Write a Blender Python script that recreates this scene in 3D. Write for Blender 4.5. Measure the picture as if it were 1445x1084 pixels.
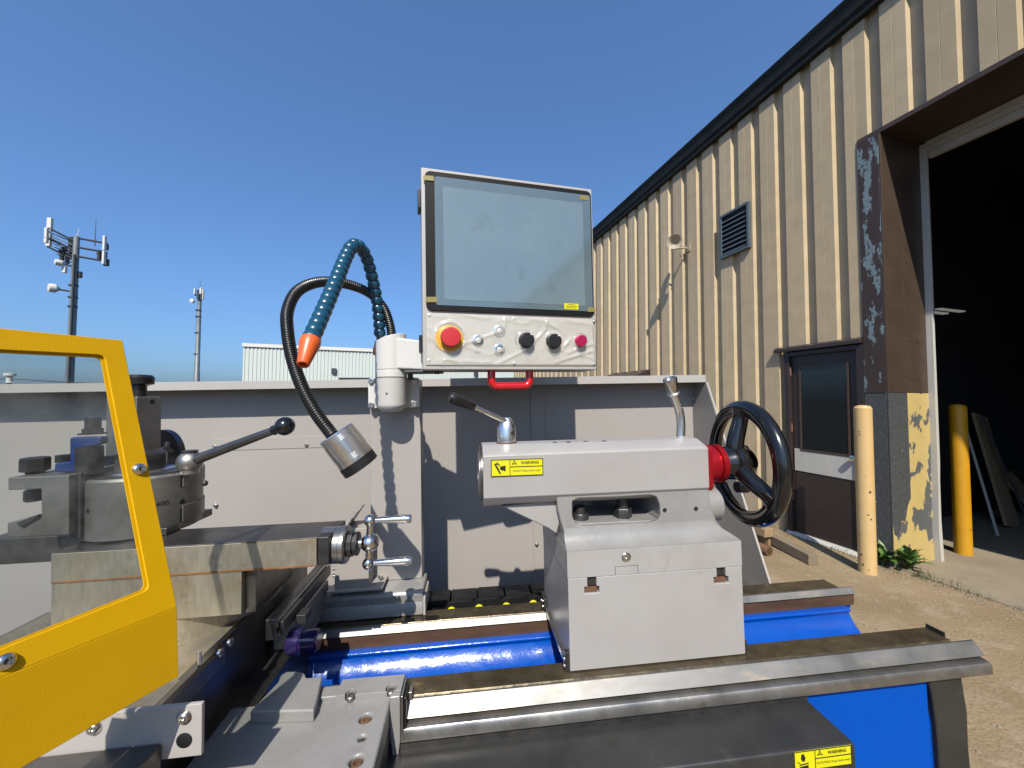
import bpy, bmesh, math, random
from mathutils import Vector as V, Matrix
random.seed(7)
R = math.radians
scene = bpy.context.scene
for o in list(bpy.data.objects): bpy.data.objects.remove(o)

# ---------------------------------------------------------------- camera
CAM_H = 1.6
def axes(yaw, pitch, roll):
    y, p, r = R(yaw), R(pitch), R(roll)
    f = V((math.sin(y)*math.cos(p), math.cos(y)*math.cos(p), math.sin(p)))
    rt = V((math.cos(y), -math.sin(y), 0)); u = rt.cross(f)
    return (math.cos(r)*rt + math.sin(r)*u, -math.sin(r)*rt + math.cos(r)*u, f)
CM = axes(6.405, 2.2011, -1.1153)     # camera seen from the machine's frame (the machine stands 1.4 degrees off plumb)
CB = axes(16.992, 2.2264, .2576)      # ... from the building's frame
CW = axes(6.405, 2.2264, .2576)       # ... from the plumb world
def mat3(ax): return Matrix((ax[0], ax[1], ax[2]))
MF = Matrix.Translation((0, 0, CAM_H)) @ (mat3(CW).transposed() @ mat3(CM)).to_4x4()
BF = Matrix.Translation((0, 0, CAM_H)) @ (mat3(CW).transposed() @ mat3(CB)).to_4x4()
WF = Matrix.Translation((0, 0, CAM_H))
cam = bpy.data.cameras.new('camera'); camo = bpy.data.objects.new('camera', cam)
scene.collection.objects.link(camo)
camo.matrix_world = WF @ Matrix((CW[0], CW[1], -CW[2])).transposed().to_4x4()
cam.sensor_width = 36; cam.lens = 36*543/1445; cam.clip_start = .02; cam.clip_end = 3000
scene.camera = camo

# ---------------------------------------------------------------- sky, sun, exposure
SUN_AZ, SUN_EL = 10.0, 46.0            # light travels towards this azimuth (from +Y to +X)
w = bpy.data.worlds.new('World'); scene.world = w; w.use_nodes = True
nt = w.node_tree; bg = nt.nodes['Background']
sky = nt.nodes.new('ShaderNodeTexSky'); sky.sky_type = 'NISHITA'; sky.sun_disc = False
sky.sun_elevation = R(SUN_EL); sky.sun_rotation = R(SUN_AZ + 180)
sky.air_density = 1.0; sky.dust_density = 2.6; sky.ozone_density = 7.5; sky.altitude = 200
gm = nt.nodes.new('ShaderNodeGamma'); gm.inputs['Gamma'].default_value = .8; nt.links.new(sky.outputs[0], gm.inputs['Color'])
tn = nt.nodes.new('ShaderNodeMix'); tn.data_type = 'RGBA'; tn.blend_type = 'MULTIPLY'; tn.inputs[0].default_value = 1; tn.inputs[7].default_value = (1.0, 1.31, 1.64, 1)
nt.links.new(gm.outputs[0], tn.inputs[6]); nt.links.new(tn.outputs[2], bg.inputs[0]); bg.inputs[1].default_value = .098
sl = bpy.data.lights.new('sun', 'SUN'); so = bpy.data.objects.new('sun', sl); scene.collection.objects.link(so)
sl.energy = 5.0; sl.angle = R(.53); sl.color = (1, .93, .82)
sd = V((math.sin(R(SUN_AZ))*math.cos(R(SUN_EL)), math.cos(R(SUN_AZ))*math.cos(R(SUN_EL)), -math.sin(R(SUN_EL))))
so.rotation_euler = sd.to_track_quat('-Z', 'Y').to_euler(); so.location = (0, -3, 6)
scene.view_settings.view_transform = 'Standard'; scene.view_settings.look = 'None'
scene.view_settings.exposure = .6; scene.view_settings.gamma = 1
scene.render.engine = 'CYCLES'; scene.cycles.max_bounces = 8; scene.cycles.transparent_max_bounces = 12

# ---------------------------------------------------------------- helpers
def _up(C, px, py, ax, val):
    d = C[0]*((px-722.5)/543) - C[1]*((py-542)/543) + C[2]
    return d*(val/d['xyz'.index(ax)])
def m(px, py, ax, val): return _up(CM, px, py, ax, val)     # point of the machine, from a sight line and one known coordinate
def b(px, py, ax, val): return _up(CB, px, py, ax, val)     # point of the building
def far(px, py, dist):                                      # point in the plumb world at a distance
    d = CW[0]*((px-722.5)/543) - CW[1]*((py-542)/543) + CW[2]; d.normalize()
    return d*dist
FR = {'M': MF, 'B': BF, 'W': WF}
COL = scene.collection
BASE = {}

class MB:
    def __init__(s): s.v = []; s.f = []
    def add(s, vs, fs):
        n = len(s.v); s.v += [V(p) for p in vs]; s.f += [[i+n for i in f] for f in fs]; return s
    def hexa(s, p):
        return s.add(p, [(0,3,2,1),(4,5,6,7),(0,1,5,4),(1,2,6,5),(2,3,7,6),(3,0,4,7)])
    def box(s, x0, x1, y0, y1, z0, z1):
        return s.hexa([(x0,y0,z0),(x1,y0,z0),(x1,y1,z0),(x0,y1,z0),(x0,y0,z1),(x1,y0,z1),(x1,y1,z1),(x0,y1,z1)])
    def obox(s, o, a, bb, c):          # oriented box from a corner and three edge vectors
        o, a, bb, c = V(o), V(a), V(bb), V(c)
        return s.hexa([o, o+a, o+a+bb, o+bb, o+c, o+a+c, o+a+bb+c, o+bb+c])
    def prism(s, poly, ax, a0, a1):
        n = len(poly)
        def pt(q, a):
            return {'x': (a, q[0], q[1]), 'y': (q[0], a, q[1]), 'z': (q[0], q[1], a)}[ax]
        vs = [pt(q, a0) for q in poly] + [pt(q, a1) for q in poly]
        fs = [list(range(n)), list(range(2*n-1, n-1, -1))] + [[i, (i+1) % n, (i+1) % n+n, i+n] for i in range(n)]
        return s.add(vs, fs)
    def loft(s, A, B):                 # two polygons of equal count in 3D
        n = len(A)
        return s.add(list(A)+list(B), [list(range(n)), list(range(2*n-1, n-1, -1))] + [[i, (i+1) % n, (i+1) % n+n, i+n] for i in range(n)])
    def rev(s, prof, o, d, n=28, a0=0):
        o = V(o); d = V(d).normalized(); u = d.orthogonal().normalized(); t = d.cross(u)
        n0 = len(s.v); rings = []
        for r, h in prof:
            if r < 1e-6: rings.append([len(s.v)]); s.v.append(o+d*h)
            else:
                rings.append(list(range(len(s.v), len(s.v)+n)))
                s.v += [o+d*h+(u*math.cos(a0+2*math.pi*i/n)+t*math.sin(a0+2*math.pi*i/n))*r for i in range(n)]
        for A, B in zip(rings, rings[1:]):
            for i in range(n):
                j = (i+1) % n
                q = [A[i % len(A)], A[j % len(A)], B[j % len(B)], B[i % len(B)]]
                q = list(dict.fromkeys(q))
                if len(q) > 2: s.f.append(q)
        if len(rings[0]) > 1: s.f.append(rings[0][::-1])
        if len(rings[-1]) > 1: s.f.append(rings[-1])
        return s
    def cyl(s, p, q, r, n=24, c=0):
        p, q = V(p), V(q); h = (q-p).length
        pr = [(r, 0), (r, h)] if not c else [(r-c, 0), (r, c), (r, h-c), (r-c, h)]
        return s.rev(pr, p, q-p, n)
    def tube(s, pts, rad, n=12, closed=False):
        pts = [V(p) for p in pts]; N = len(pts)
        rad = rad if isinstance(rad, (list, tuple)) else [rad]*N
        def tan(i):
            if closed: return (pts[(i+1) % N]-pts[i-1]).normalized()
            return (pts[min(i+1, N-1)]-pts[max(i-1, 0)]).normalized()
        u = tan(0).orthogonal().normalized(); rings = []
        for i in range(N):
            t = tan(i); u = (u - t*u.dot(t)).normalized(); w_ = t.cross(u)
            rings.append(list(range(len(s.v), len(s.v)+n)))
            s.v += [pts[i]+(u*math.cos(2*math.pi*k/n)+w_*math.sin(2*math.pi*k/n))*rad[i] for k in range(n)]
        prs = list(zip(rings, rings[1:]))
        if closed: prs.append((rings[-1], rings[0]))
        for A, B in prs:
            for k in range(n): s.f.append([A[k], A[(k+1) % n], B[(k+1) % n], B[k]])
        if not closed: s.f += [rings[0][::-1], rings[-1]]
        return s
    def ball(s, c, r, n=20, d=(0, 0, 1), sq=1):
        k = n//2
        return s.rev([(r*math.sin(math.pi*i/k), -r*sq*math.cos(math.pi*i/k)) for i in range(k+1)], c, d, n)

def spline(pts, per=8):                # Catmull-Rom
    pts = [V(p) for p in pts]; P = [2*pts[0]-pts[1]]+pts+[2*pts[-1]-pts[-2]]; out = []
    for i in range(1, len(P)-2):
        for k in range(per):
            t = k/per; a, b_, c, d = P[i-1:i+3]
            out.append(.5*((2*b_)+(c-a)*t+(2*a-5*b_+4*c-d)*t*t+(3*b_-a-3*c+d)*t**3))
    return out+[pts[-1]]
def resample(pts, step):
    out = [pts[0].copy()]; acc = 0
    for p, q in zip(pts, pts[1:]):
        L = (q-p).length; d = step-acc
        while d <= L: out.append(p.lerp(q, d/L)); d += step
        acc = (acc+L) % step
    return out
def rrect(x0, x1, z0, z1, r, n=5):
    o = []
    for cx, cz, a in ((x1-r, z1-r, 0), (x0+r, z1-r, 90), (x0+r, z0+r, 180), (x1-r, z0+r, 270)):
        o += [(cx+r*math.cos(R(a+90*i/n)), cz+r*math.sin(R(a+90*i/n))) for i in range(n+1)]
    return o

def mesh_of(mb, name, base=(0, 0, 0), ang=32):
    me = bpy.data.meshes.new(name); bs = V(base)
    me.from_pydata([p-bs for p in mb.v], [], mb.f); me.validate()
    bm = bmesh.new(); bm.from_mesh(me); bmesh.ops.recalc_face_normals(bm, faces=bm.faces); bm.to_mesh(me); bm.free()
    for p in me.polygons: p.use_smooth = True
    me.set_sharp_from_angle(angle=R(ang))
    return me
def root_of(o):
    while o.parent: o = o.parent
    return o
def tag(o, label=None, cat=None, group=None, kind=None):
    for k, v in (('label', label), ('category', cat), ('group', group), ('kind', kind)):
        if v: o[k] = v
    return o
def thing(name, label, cat, base=(0, 0, 0), frame='M', group=None, extra=None):
    o = bpy.data.objects.new(name, None); COL.objects.link(o); o.empty_display_size = .05
    o.matrix_world = FR[frame] @ Matrix.Translation(V(base)) @ (extra or Matrix())
    BASE[o.name] = V(base); return tag(o, label, cat, group)
def bevmod(o, wd, seg=2):
    if wd:
        md = o.modifiers.new('edge', 'BEVEL'); md.width = wd; md.segments = seg; md.limit_method = 'ANGLE'; md.angle_limit = R(35)
        md.harden_normals = True
def part(name, mb, mt, parent, bev=0, seg=2, ang=32, label=None, kind=None):
    o = bpy.data.objects.new(name, mesh_of(mb, name, BASE[root_of(parent).name], ang)); COL.objects.link(o)
    o.data.materials.append(mt); o.parent = parent; bevmod(o, bev, seg)
    return tag(o, label, kind=kind)
def piece(name, me, parent, loc, rot=None, label=None):        # shared mesh, placed in frame coordinates
    o = bpy.data.objects.new(name, me); COL.objects.link(o); o.parent = parent
    mt = Matrix.Translation(V(loc)-BASE[root_of(parent).name])
    if rot is not None: mt = mt @ rot.to_4x4()
    o.matrix_basis = mt
    return tag(o, label)
def solo(name, mb, mt, label, cat, base=(0, 0, 0), frame='M', group=None, bev=0, kind=None, ang=32):
    o = bpy.data.objects.new(name, mesh_of(mb, name, base, ang)); COL.objects.link(o)
    o.data.materials.append(mt); o.matrix_world = FR[frame] @ Matrix.Translation(V(base)); BASE[o.name] = V(base); bevmod(o, bev)
    return tag(o, label, cat, group, kind)
def shared(mb, name, mt, ang=32):
    me = mesh_of(mb, name, (0, 0, 0), ang); me.materials.append(mt); return me
def frame_rot(xa, za):                 # rotation whose local x, z point along xa, za
    z = V(za).normalized(); x = V(xa); x = (x-z*x.dot(z)).normalized(); return Matrix((x, z.cross(x), z)).transposed()
def cut(o, mb):                        # real opening: boolean applied to the mesh
    c = bpy.data.objects.new('cut', mesh_of(mb, 'cut', BASE[root_of(o).name])); COL.objects.link(c)
    c.matrix_world = root_of(o).matrix_world
    md = o.modifiers.new('cut', 'BOOLEAN'); md.object = c; md.operation = 'DIFFERENCE'; md.solver = 'EXACT'; md.use_self = True
    bpy.context.view_layer.update()
    me = bpy.data.meshes.new_from_object(o.evaluated_get(bpy.context.evaluated_depsgraph_get()))
    o.modifiers.clear(); o.data = me; bpy.data.objects.remove(c)
    for p in me.polygons: p.use_smooth = True
    me.set_sharp_from_angle(angle=R(32))
def text(name, body, size, mt, parent, loc, xa, za, align='CENTER', sx=1, bold=0):
    cu = bpy.data.curves.new(name, 'FONT'); cu.body = body; cu.size = size; cu.align_x = align; cu.align_y = 'CENTER'; cu.offset = bold; cu.resolution_u = 2
    t = bpy.data.objects.new('txt', cu); COL.objects.link(t); bpy.context.view_layer.update()
    me = bpy.data.meshes.new_from_object(t.evaluated_get(bpy.context.evaluated_depsgraph_get())); bpy.data.objects.remove(t)
    for v in me.vertices: v.co.x *= sx
    me.materials.clear(); me.materials.append(mt)
    return piece(name, me, parent, loc, frame_rot(xa, za))

# ---------------------------------------------------------------- materials
def mat(name, col, rough=.5, metal=0, col2=None, vscale=15, vlo=.35, vhi=.65, stretch=(1, 1, 1), bump=0, bscale=300,
        bstretch=(1, 1, 1), rvar=0, coat=0, spec=.5, stain=None, aniso=0, trans=0, alpha=1, rscale=12):
    if metal < .5:      # the picture is exposed for the sun: paints are mid-toned
        sc_ = lambda c: tuple(v*.62 for v in c)
        col = sc_(col); col2 = col2 and sc_(col2); stain = stain and [(sc_(s[0]),)+tuple(s[1:]) for s in stain]
    mt = bpy.data.materials.new(name); mt.use_nodes = True; nt = mt.node_tree; N = nt.nodes; L = nt.links
    p = N['Principled BSDF']; p.inputs['Roughness'].default_value = rough; p.inputs['Metallic'].default_value = metal
    p.inputs['Specular IOR Level'].default_value = spec; p.inputs['Coat Weight'].default_value = coat; p.inputs['Coat Roughness'].default_value = .08
    p.inputs['Transmission Weight'].default_value = trans; p.inputs['Alpha'].default_value = alpha
    p.inputs['Base Color'].default_value = (*col, 1)
    tc = N.new('ShaderNodeTexCoord')
    def noise(sc, det, st, seed=0):
        mp = N.new('ShaderNodeMapping'); mp.inputs['Scale'].default_value = st; mp.inputs['Location'].default_value = (seed, seed*.7, seed*1.3)
        L.new(tc.outputs['Object'], mp.inputs[0]); n = N.new('ShaderNodeTexNoise'); n.inputs['Scale'].default_value = sc; n.inputs['Detail'].default_value = det
        n.inputs['Roughness'].default_value = .6
        L.new(mp.outputs[0], n.inputs['Vector']); return n.outputs['Fac']
    def rng(s, a, bb, c, d):
        r = N.new('ShaderNodeMapRange'); L.new(s, r.inputs[0])
        for i, v in enumerate((a, bb, c, d)): r.inputs[i+1].default_value = v
        return r.outputs[0]
    cur = None
    def mix(fac, A, B):
        x = N.new('ShaderNodeMix'); x.data_type = 'RGBA'; L.new(fac, x.inputs[0])
        for i, c in ((6, A), (7, B)):
            if hasattr(c, 'is_linked'): L.new(c, x.inputs[i])
            else: x.inputs[i].default_value = (*c, 1)
        return x.outputs[2]
    if col2: cur = mix(rng(noise(vscale, 6, stretch), vlo, vhi, 0, 1), col, col2)
    for k, st in enumerate(stain or []):
        c, sc, lo, hi = st[:4]; stt = st[4] if len(st) > 4 else (1, 1, 1); amt = st[5] if len(st) > 5 else 1
        cur = mix(rng(noise(sc, 8, stt, 3.1+k*2.7), lo, hi, 0, amt), cur if cur is not None else col, c)
    if cur is not None: L.new(cur, p.inputs['Base Color'])
    if rvar: L.new(rng(noise(rscale, 6, (1, 1, 1), 9), .3, .7, max(.02, rough-rvar), rough+rvar), p.inputs['Roughness'])
    if bump:
        bn = N.new('ShaderNodeBump'); bn.inputs['Strength'].default_value = 1; bn.inputs['Distance'].default_value = bump
        L.new(noise(bscale, 4, bstretch, 5), bn.inputs['Height']); L.new(bn.outputs[0], p.inputs['Normal'])
    if aniso: p.inputs['Anisotropic'].default_value = aniso
    return mt
M_ = {}
M_['grey'] = mat('grey_paint', (.435, .42, .408), .38, col2=(.405, .386, .372), vscale=6, bump=.00012, bscale=420, rvar=.08, stain=[((.25, .23, .205), 6, .56, .78, (1, 1, 1), .5), ((.22, .18, .12), 24, .64, .76, (1, 1, .35), .5), ((.15, .13, .11), 75, .68, .74, (1, 1, 1), .45), ((.62, .60, .58), 60, .72, .78, (1, 1, 1), .3)])
M_['sheet'] = mat('grey_sheet_paint', (.43, .40, .375), .42, col2=(.405, .376, .352), vscale=3, bump=.00008, bscale=500, rvar=.06, stain=[((.33, .29, .25), 5, .68, .85, (1, 1, 1), .3)])
M_['sheet_light'] = mat('pale_sheet_paint', (.50, .475, .45), .4, col2=(.47, .447, .424), vscale=4, rvar=.06)
M_['cast'] = mat('cast_grey_paint', (.335, .33, .32), .33, col2=(.28, .275, .265), vscale=14, bump=.0006, bscale=90, rvar=.1, stain=[((.16, .14, .12), 11, .6, .8, (1, 1, 1), .5)])
M_['white'] = mat('white_paint', (.74, .73, .70), .35, col2=(.70, .69, .66), vscale=12, bump=.0002, bscale=300, rvar=.06)
M_['rail'] = mat('ground_steel', (.21, .208, .20), .48, .9, col2=(.165, .162, .155), vscale=30, stretch=(.15, 1, 1), bump=.00006, bscale=500, bstretch=(.05, 1, 1), rvar=.1,
    stain=[((.45, .36, .20), 22, .56, .75, (.4, 1, 1), .7), ((.20, .13, .07), 60, .66, .75, (.6, 1, 1), .8)])
M_['railtop'] = mat('oily_rail_top', (.13, .105, .066), .3, .7, col2=(.075, .058, .034), vscale=26, bump=.0003, bscale=160, rvar=.14, rscale=40,
    stain=[((.20, .16, .085), 50, .57, .70, (.5, 1, 1), .8), ((.05, .035, .02), 90, .6, .72, (1, 1, 1), .6)])
M_['brown'] = mat('brown_cast_wall', (.16, .085, .05), .55, .3, col2=(.10, .055, .033), vscale=40, stretch=(.3, 1, 1), bump=.0002, bscale=300)
M_['toolsteel'] = mat('dark_tool_steel', (.22, .212, .195), .46, .75, col2=(.15, .145, .132), vscale=18, bump=.0001, bscale=300, rvar=.08, stain=[((.22, .21, .19), 30, .62, .8, (1, 1, 1), .5)])
M_['cover'] = mat('grey_steel_cover', (.055, .055, .053), .4, .6, col2=(.042, .042, .041), vscale=12, bump=.0001, bscale=300, rvar=.1, stain=[((.12, .115, .10), 26, .62, .8, (1, 1, 1), .4), ((.03, .027, .024), 16, .6, .75, (1, 1, 1), .5)])
M_['steel_dark'] = mat('dark_steel', (.17, .16, .15), .34, .9, col2=(.11, .105, .1), vscale=18, bump=.00015, bscale=260, rvar=.12, stain=[((.33, .31, .27), 26, .62, .8, (1, 1, 1), .6)])
M_['steel_mid'] = mat('worn_steel', (.33, .315, .29), .36, .9, col2=(.22, .21, .195), vscale=24, bump=.00015, bscale=300, rvar=.12, stain=[((.14, .115, .08), 30, .6, .75, (1, 1, 1), .6)])
M_['steel_gold'] = mat('oiled_ground_steel', (.36, .325, .255), .48, .75, col2=(.29, .26, .20), vscale=170, stretch=(1, 1, .2), bump=.0001, bscale=600, bstretch=(1, 1, .1), rvar=.1,
    stain=[((.27, .20, .10), 12, .52, .72, (1, 1, 1), .75), ((.13, .11, .08), 40, .6, .72, (1, 1, 1), .5)])
M_['black_oxide'] = mat('black_oxide_steel', (.035, .034, .035), .38, .6, col2=(.06, .058, .056), vscale=40, bump=.0001, bscale=300, rvar=.1)
M_['blue'] = mat('blue_enamel', (.0, .085, .52), .2, col2=(.0, .075, .45), vscale=10, bump=.0011, bscale=34, rvar=.06, coat=.4, stain=[((.004, .03, .13), 18, .62, .76, (1, 1, 1), .6), ((.10, .07, .03), 70, .68, .74, (.5, 1, 1), .7)])
M_['blueflat'] = mat('blue_paint_side', (.0, .088, .51), .5, spec=.08, col2=(.0, .082, .49), vscale=8, bump=.0004, bscale=60, rvar=.06, stain=[((.12, .2, .45), 220, .76, .79)])
M_['yellow'] = mat('yellow_powder_coat', (.84, .48, .003), .4, col2=(.81, .455, .003), vscale=30, bump=.00022, bscale=1000, rvar=.04, spec=.25, stain=[((.45, .22, .01), 24, .74, .88, (1, 1, 1), .35)])
M_['black'] = mat('black_plastic', (.012, .012, .013), .3, rvar=.08, col2=(.018, .018, .019), vscale=40)
M_['blackgloss'] = mat('gloss_black', (.009, .009, .010), .16, coat=.4, rvar=.05, bump=.0003, bscale=30)
M_['rubber'] = mat('black_rubber', (.010, .010, .010), .34, bump=.0002, bscale=300, rvar=.1)
M_['chrome'] = mat('polished_steel', (.58, .57, .55), .17, 1, col2=(.60, .59, .57), vscale=60, bump=.00005, bscale=200, rvar=.06)
M_['alu'] = mat('turned_aluminium', (.76, .76, .75), .27, 1, aniso=.4)
M_['zinc'] = mat('zinc_bolt', (.62, .60, .56), .28, 1, rvar=.1, col2=(.45, .43, .4), vscale=120)
M_['red'] = mat('red_anodised', (.42, .012, .02), .3, .7, rvar=.06)
M_['redplastic'] = mat('red_gloss', (.62, .008, .012), .2, coat=.5, rvar=.05)
M_['redestop'] = mat('red_button', (.60, .02, .025), .38)
M_['orange'] = mat('orange_plastic', (.82, .14, .025), .35, rvar=.05)
M_['hose'] = mat('blue_hose_plastic', (.006, .075, .14), .26, rvar=.05, coat=.2)
M_['bluetool'] = mat('blue_tool_paint', (.012, .04, .19), .4, col2=(.01, .03, .13), vscale=60, bump=.0003, bscale=120)
M_['sticker'] = mat('yellow_sticker', (.78, .74, .005), .4)
M_['ink'] = mat('black_ink', (.01, .01, .01), .5)
M_['tape'] = mat('amber_tape', (.30, .25, .07), .35)
M_['purple'] = mat('violet_clear_plastic', (.05, .03, .16), .2, coat=.4, col2=(.03, .02, .10), vscale=60)

# ================================================================ the setting
G0 = -CAM_H
M_['conc'] = mat('sandy_concrete', (.36, .27, .165), .85, col2=(.29, .212, .125), vscale=1.3, vlo=.38, vhi=.62, bump=.009, bscale=38, spec=.2,
    stain=[((.40, .325, .225), 6, .52, .66, (1, 1, 1), .7), ((.15, .11, .075), 2.2, .60, .74, (1, 1, 1), .55), ((.12, .09, .06), 38, .62, .68, (1, 1, 1), .75), ((.10, .075, .05), 95, .62, .68, (1, 1, 1), .6), ((.47, .40, .31), 60, .64, .72, (1, 1, 1), .6)])
M_['slab'] = mat('door_slab_concrete', (.34, .285, .205), .8, col2=(.28, .23, .165), vscale=2.4, bump=.002, bscale=60, spec=.25,
    stain=[((.17, .14, .10), 3.5, .58, .72, (1, 1, 1), .6), ((.12, .09, .07), 40, .68, .74, (1, 1, 1), .5)])
M_['tan'] = mat('tan_wall_paint', (.66, .52, .32), .5, col2=(.58, .455, .28), vscale=5, bump=.0012, bscale=240, stain=[((.22, .17, .12), 2.3, .62, .8, (1, 1, .25), .5), ((.28, .22, .15), 60, .66, .8, (1, 1, 1), .35)])
def vary(mt, amt):          # sheet to sheet difference in the paint
    nt_ = mt.node_tree; p_ = nt_.nodes['Principled BSDF']; src = p_.inputs['Base Color'].links[0].from_socket
    oi = nt_.nodes.new('ShaderNodeObjectInfo'); r_ = nt_.nodes.new('ShaderNodeMapRange'); r_.inputs[3].default_value = 1-amt; r_.inputs[4].default_value = 1+amt*.3
    hv = nt_.nodes.new('ShaderNodeHueSaturation'); nt_.links.new(oi.outputs['Random'], r_.inputs[0]); nt_.links.new(r_.outputs[0], hv.inputs['Value'])
    nt_.links.new(src, hv.inputs['Color']); nt_.links.new(hv.outputs[0], p_.inputs['Base Color'])
vary(M_['tan'], .12)
M_['gutter'] = mat('dark_gutter_paint', (.024, .030, .029), .6, col2=(.017, .021, .021), vscale=6, spec=.12)
M_['brownpaint'] = mat('brown_paint', (.082, .053, .036), .45, col2=(.066, .043, .029), vscale=7, bump=.0006, bscale=50, stain=[((.04, .025, .018), 40, .68, .72, (1, 1, 1), .8)])
M_['brownpeel'] = mat('brown_paint_peeling', (.062, .036, .025), .5, col2=(.05, .03, .02), vscale=6, bump=.002, bscale=30,
    stain=[((.22, .30, .33), 8.5, .535, .555, (1.3, 1.3, .5), .9), ((.055, .032, .022), 34, .58, .60)])
M_['doorbrown'] = mat('dark_brown_door', (.045, .03, .026), .42, col2=(.036, .025, .022), vscale=6, bump=.0005, bscale=40, stain=[((.15, .10, .08), 26, .69, .72, (1, .4, 1.6), .6)])
M_['galv'] = mat('galvanised_patch', (.13, .135, .135), .55, .3, col2=(.075, .08, .082), vscale=46, bump=.0008, bscale=120, stain=[((.22, .22, .215), 90, .6, .68, (1, 1, 1), .6), ((.62, .46, .17), 6, .66, .675, (1, 1, .8)) ])
M_['flake'] = mat('flaking_yellow_paint', (.66, .49, .18), .5, col2=(.60, .45, .17), vscale=7, bump=.001, bscale=40, stain=[((.12, .125, .125), 5.2, .525, .54, (1.2, 1.2, .8)), ((.10, .07, .05), 44, .68, .70)])
M_['trimwhite'] = mat('white_trim_board', (.66, .64, .58), .5, col2=(.58, .56, .50), vscale=8, stretch=(1, 1, .2), bump=.001, bscale=40, bstretch=(1, 1, .15), stain=[((.25, .2, .15), 16, .66, .75, (1, 1, .3), .5)])
M_['bollpale'] = mat('faded_yellow_paint', (.74, .52, .24), .5, col2=(.70, .47, .20), vscale=6, bump=.001, bscale=60, stain=[((.10, .05, .025), 22, .655, .675), ((.72, .42, .08), 3, .5, .8, (1, 1, 1), .4)])
M_['bollyel'] = mat('bollard_yellow_paint', (.70, .36, .012), .42, col2=(.64, .31, .012), vscale=8, bump=.0008, bscale=60, stain=[((.08, .045, .02), 18, .69, .705), ((.40, .22, .03), 30, .6, .75, (1, 1, 1), .4)])
M_['dark'] = mat('unlit_interior', (.012, .011, .010), .9, col2=(.007, .007, .0065), vscale=2)  # near-black colour carries the darkness of the interior
M_['glassdark'] = mat('dark_door_glass', (.012, .016, .017), .04, spec=.6)
M_['timber'] = mat('weathered_timber', (.30, .235, .155), .8, col2=(.20, .155, .10), vscale=9, stretch=(14, 14, 1), bump=.002, bscale=12, bstretch=(16, 16, 1), stain=[((.12, .09, .06), 14, .62, .75, (6, 6, 1), .6)])
M_['timber_tan'] = mat('tan_timber', (.42, .30, .16), .75, col2=(.33, .22, .115), vscale=8, stretch=(14, 14, 1), bump=.0015, bscale=12, bstretch=(16, 16, 1))
M_['rust'] = mat('rusty_pipe', (.19, .09, .045), .75, col2=(.12, .055, .03), vscale=40, bump=.001, bscale=90)
M_['farwall'] = mat('pale_green_cladding', (.66, .72, .67), .5, col2=(.62, .68, .635), vscale=.5)
M_['galvmast'] = mat('galvanised_mast', (.20, .21, .215), .5, .5, col2=(.15, .16, .165), vscale=.8)
M_['antenna'] = mat('antenna_white', (.78, .76, .70), .45)
M_['darkmetal'] = mat('dark_metal', (.05, .052, .055), .5, .5)
M_['leaf'] = mat('weed_leaf', (.09, .19, .035), .5, col2=(.14, .25, .05), vscale=30)
M_['grass'] = mat('dry_grass', (.13, .13, .045), .6, col2=(.07, .10, .025), vscale=20)
M_['ventpaint'] = mat('blue_grey_vent_paint', (.10, .135, .16), .45, col2=(.085, .115, .14), vscale=20)
M_['horn'] = mat('beige_horn', (.50, .44, .33), .5, col2=(.42, .36, .27), vscale=20)

M_['unseen'] = mat('unseen_dark_yard', (.055, .053, .05), .9, col2=(.04, .039, .037), vscale=3, bump=.004, bscale=60)  # added dark yard out of view, cuts the light bounced off the ground
g = MB(); g.add([(-1500, -1500, G0-.006), (1500, -1500, G0-.006), (1500, 1500, G0-.006), (-1500, 1500, G0-.006)], [(0, 1, 2, 3)])
solo('ground', g, M_['unseen'], 'dark asphalt yard reaching away to the horizon', 'ground', (0, 0, G0), 'W', kind='structure')
g = MB(); g.add([(-2.2, -7, G0), (4.7, -7, G0), (4.7, 15, G0), (-2.2, 15, G0)], [(0, 1, 2, 3)])
solo('concrete_apron', g, M_['conc'], 'sandy worn concrete apron along the tan building', 'pavement', (0, 0, G0), 'B', kind='structure')
g = MB(); g.box(4.615, 16, -1.7, 3.39, G0-.1, G0+.012)
solo('door_slab', g, M_['slab'], 'smoother concrete slab running in through the open loading door', 'floor', (5, 1, G0), 'B', kind='structure', bev=.006)

# ---------------------------------------------------------------- tan metal-clad building
WX = 4.6; EV = lambda y: (4.62-y)*.028      # the eave falls a little away from the yard
bl = thing('metal_building', 'long tan ribbed metal building with dark gutter and big open loading door', 'building', (WX, 3, G0), 'B')
def prof(ya, yb):
    """wall sheet outline between two positions along the wall, far (ya) to near (yb)"""
    pts = []
    k0 = int((ya-2.615)/.333)+3
    for k in range(k0, k0-140, -1):
        yn = 2.615+.333*k
        pts += [(WX, yn+.205), (WX, yn+.1055), (WX+.004, yn+.103), (WX, yn+.1005), (WX, yn), (WX+.045, yn-.015), (WX+.045, yn-.113)]
        if yn < yb-1: break
    out = []
    for p, q in zip(pts, pts[1:]):
        if p[1] > ya >= q[1]: t = (p[1]-ya)/(p[1]-q[1]); out.append((p[0]+(q[0]-p[0])*t, ya))
        if ya >= q[1] > yb: out.append(q)
        if p[1] > yb >= q[1]: t = (p[1]-yb)/(p[1]-q[1]); out.append((p[0]+(q[0]-p[0])*t, yb)); break
    return out
def wall_panel(ya, yb, zb, zt=None):
    zt = zt or 3.97+EV((ya+yb)/2)
    o = prof(ya, yb); poly = o+[(x+.003, y) for x, y in reversed(o)]
    mb = MB(); mb.prism(poly, 'z', zb, zt); part('wall_panel', mb, M_['tan'], bl, ang=20)
JY0, JY1, HZ = 2.52, 2.705, 2.672      # jamb width along the wall, door head height
DY0, DY1, DZ = 2.745, 3.515, .56       # entry door
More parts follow.
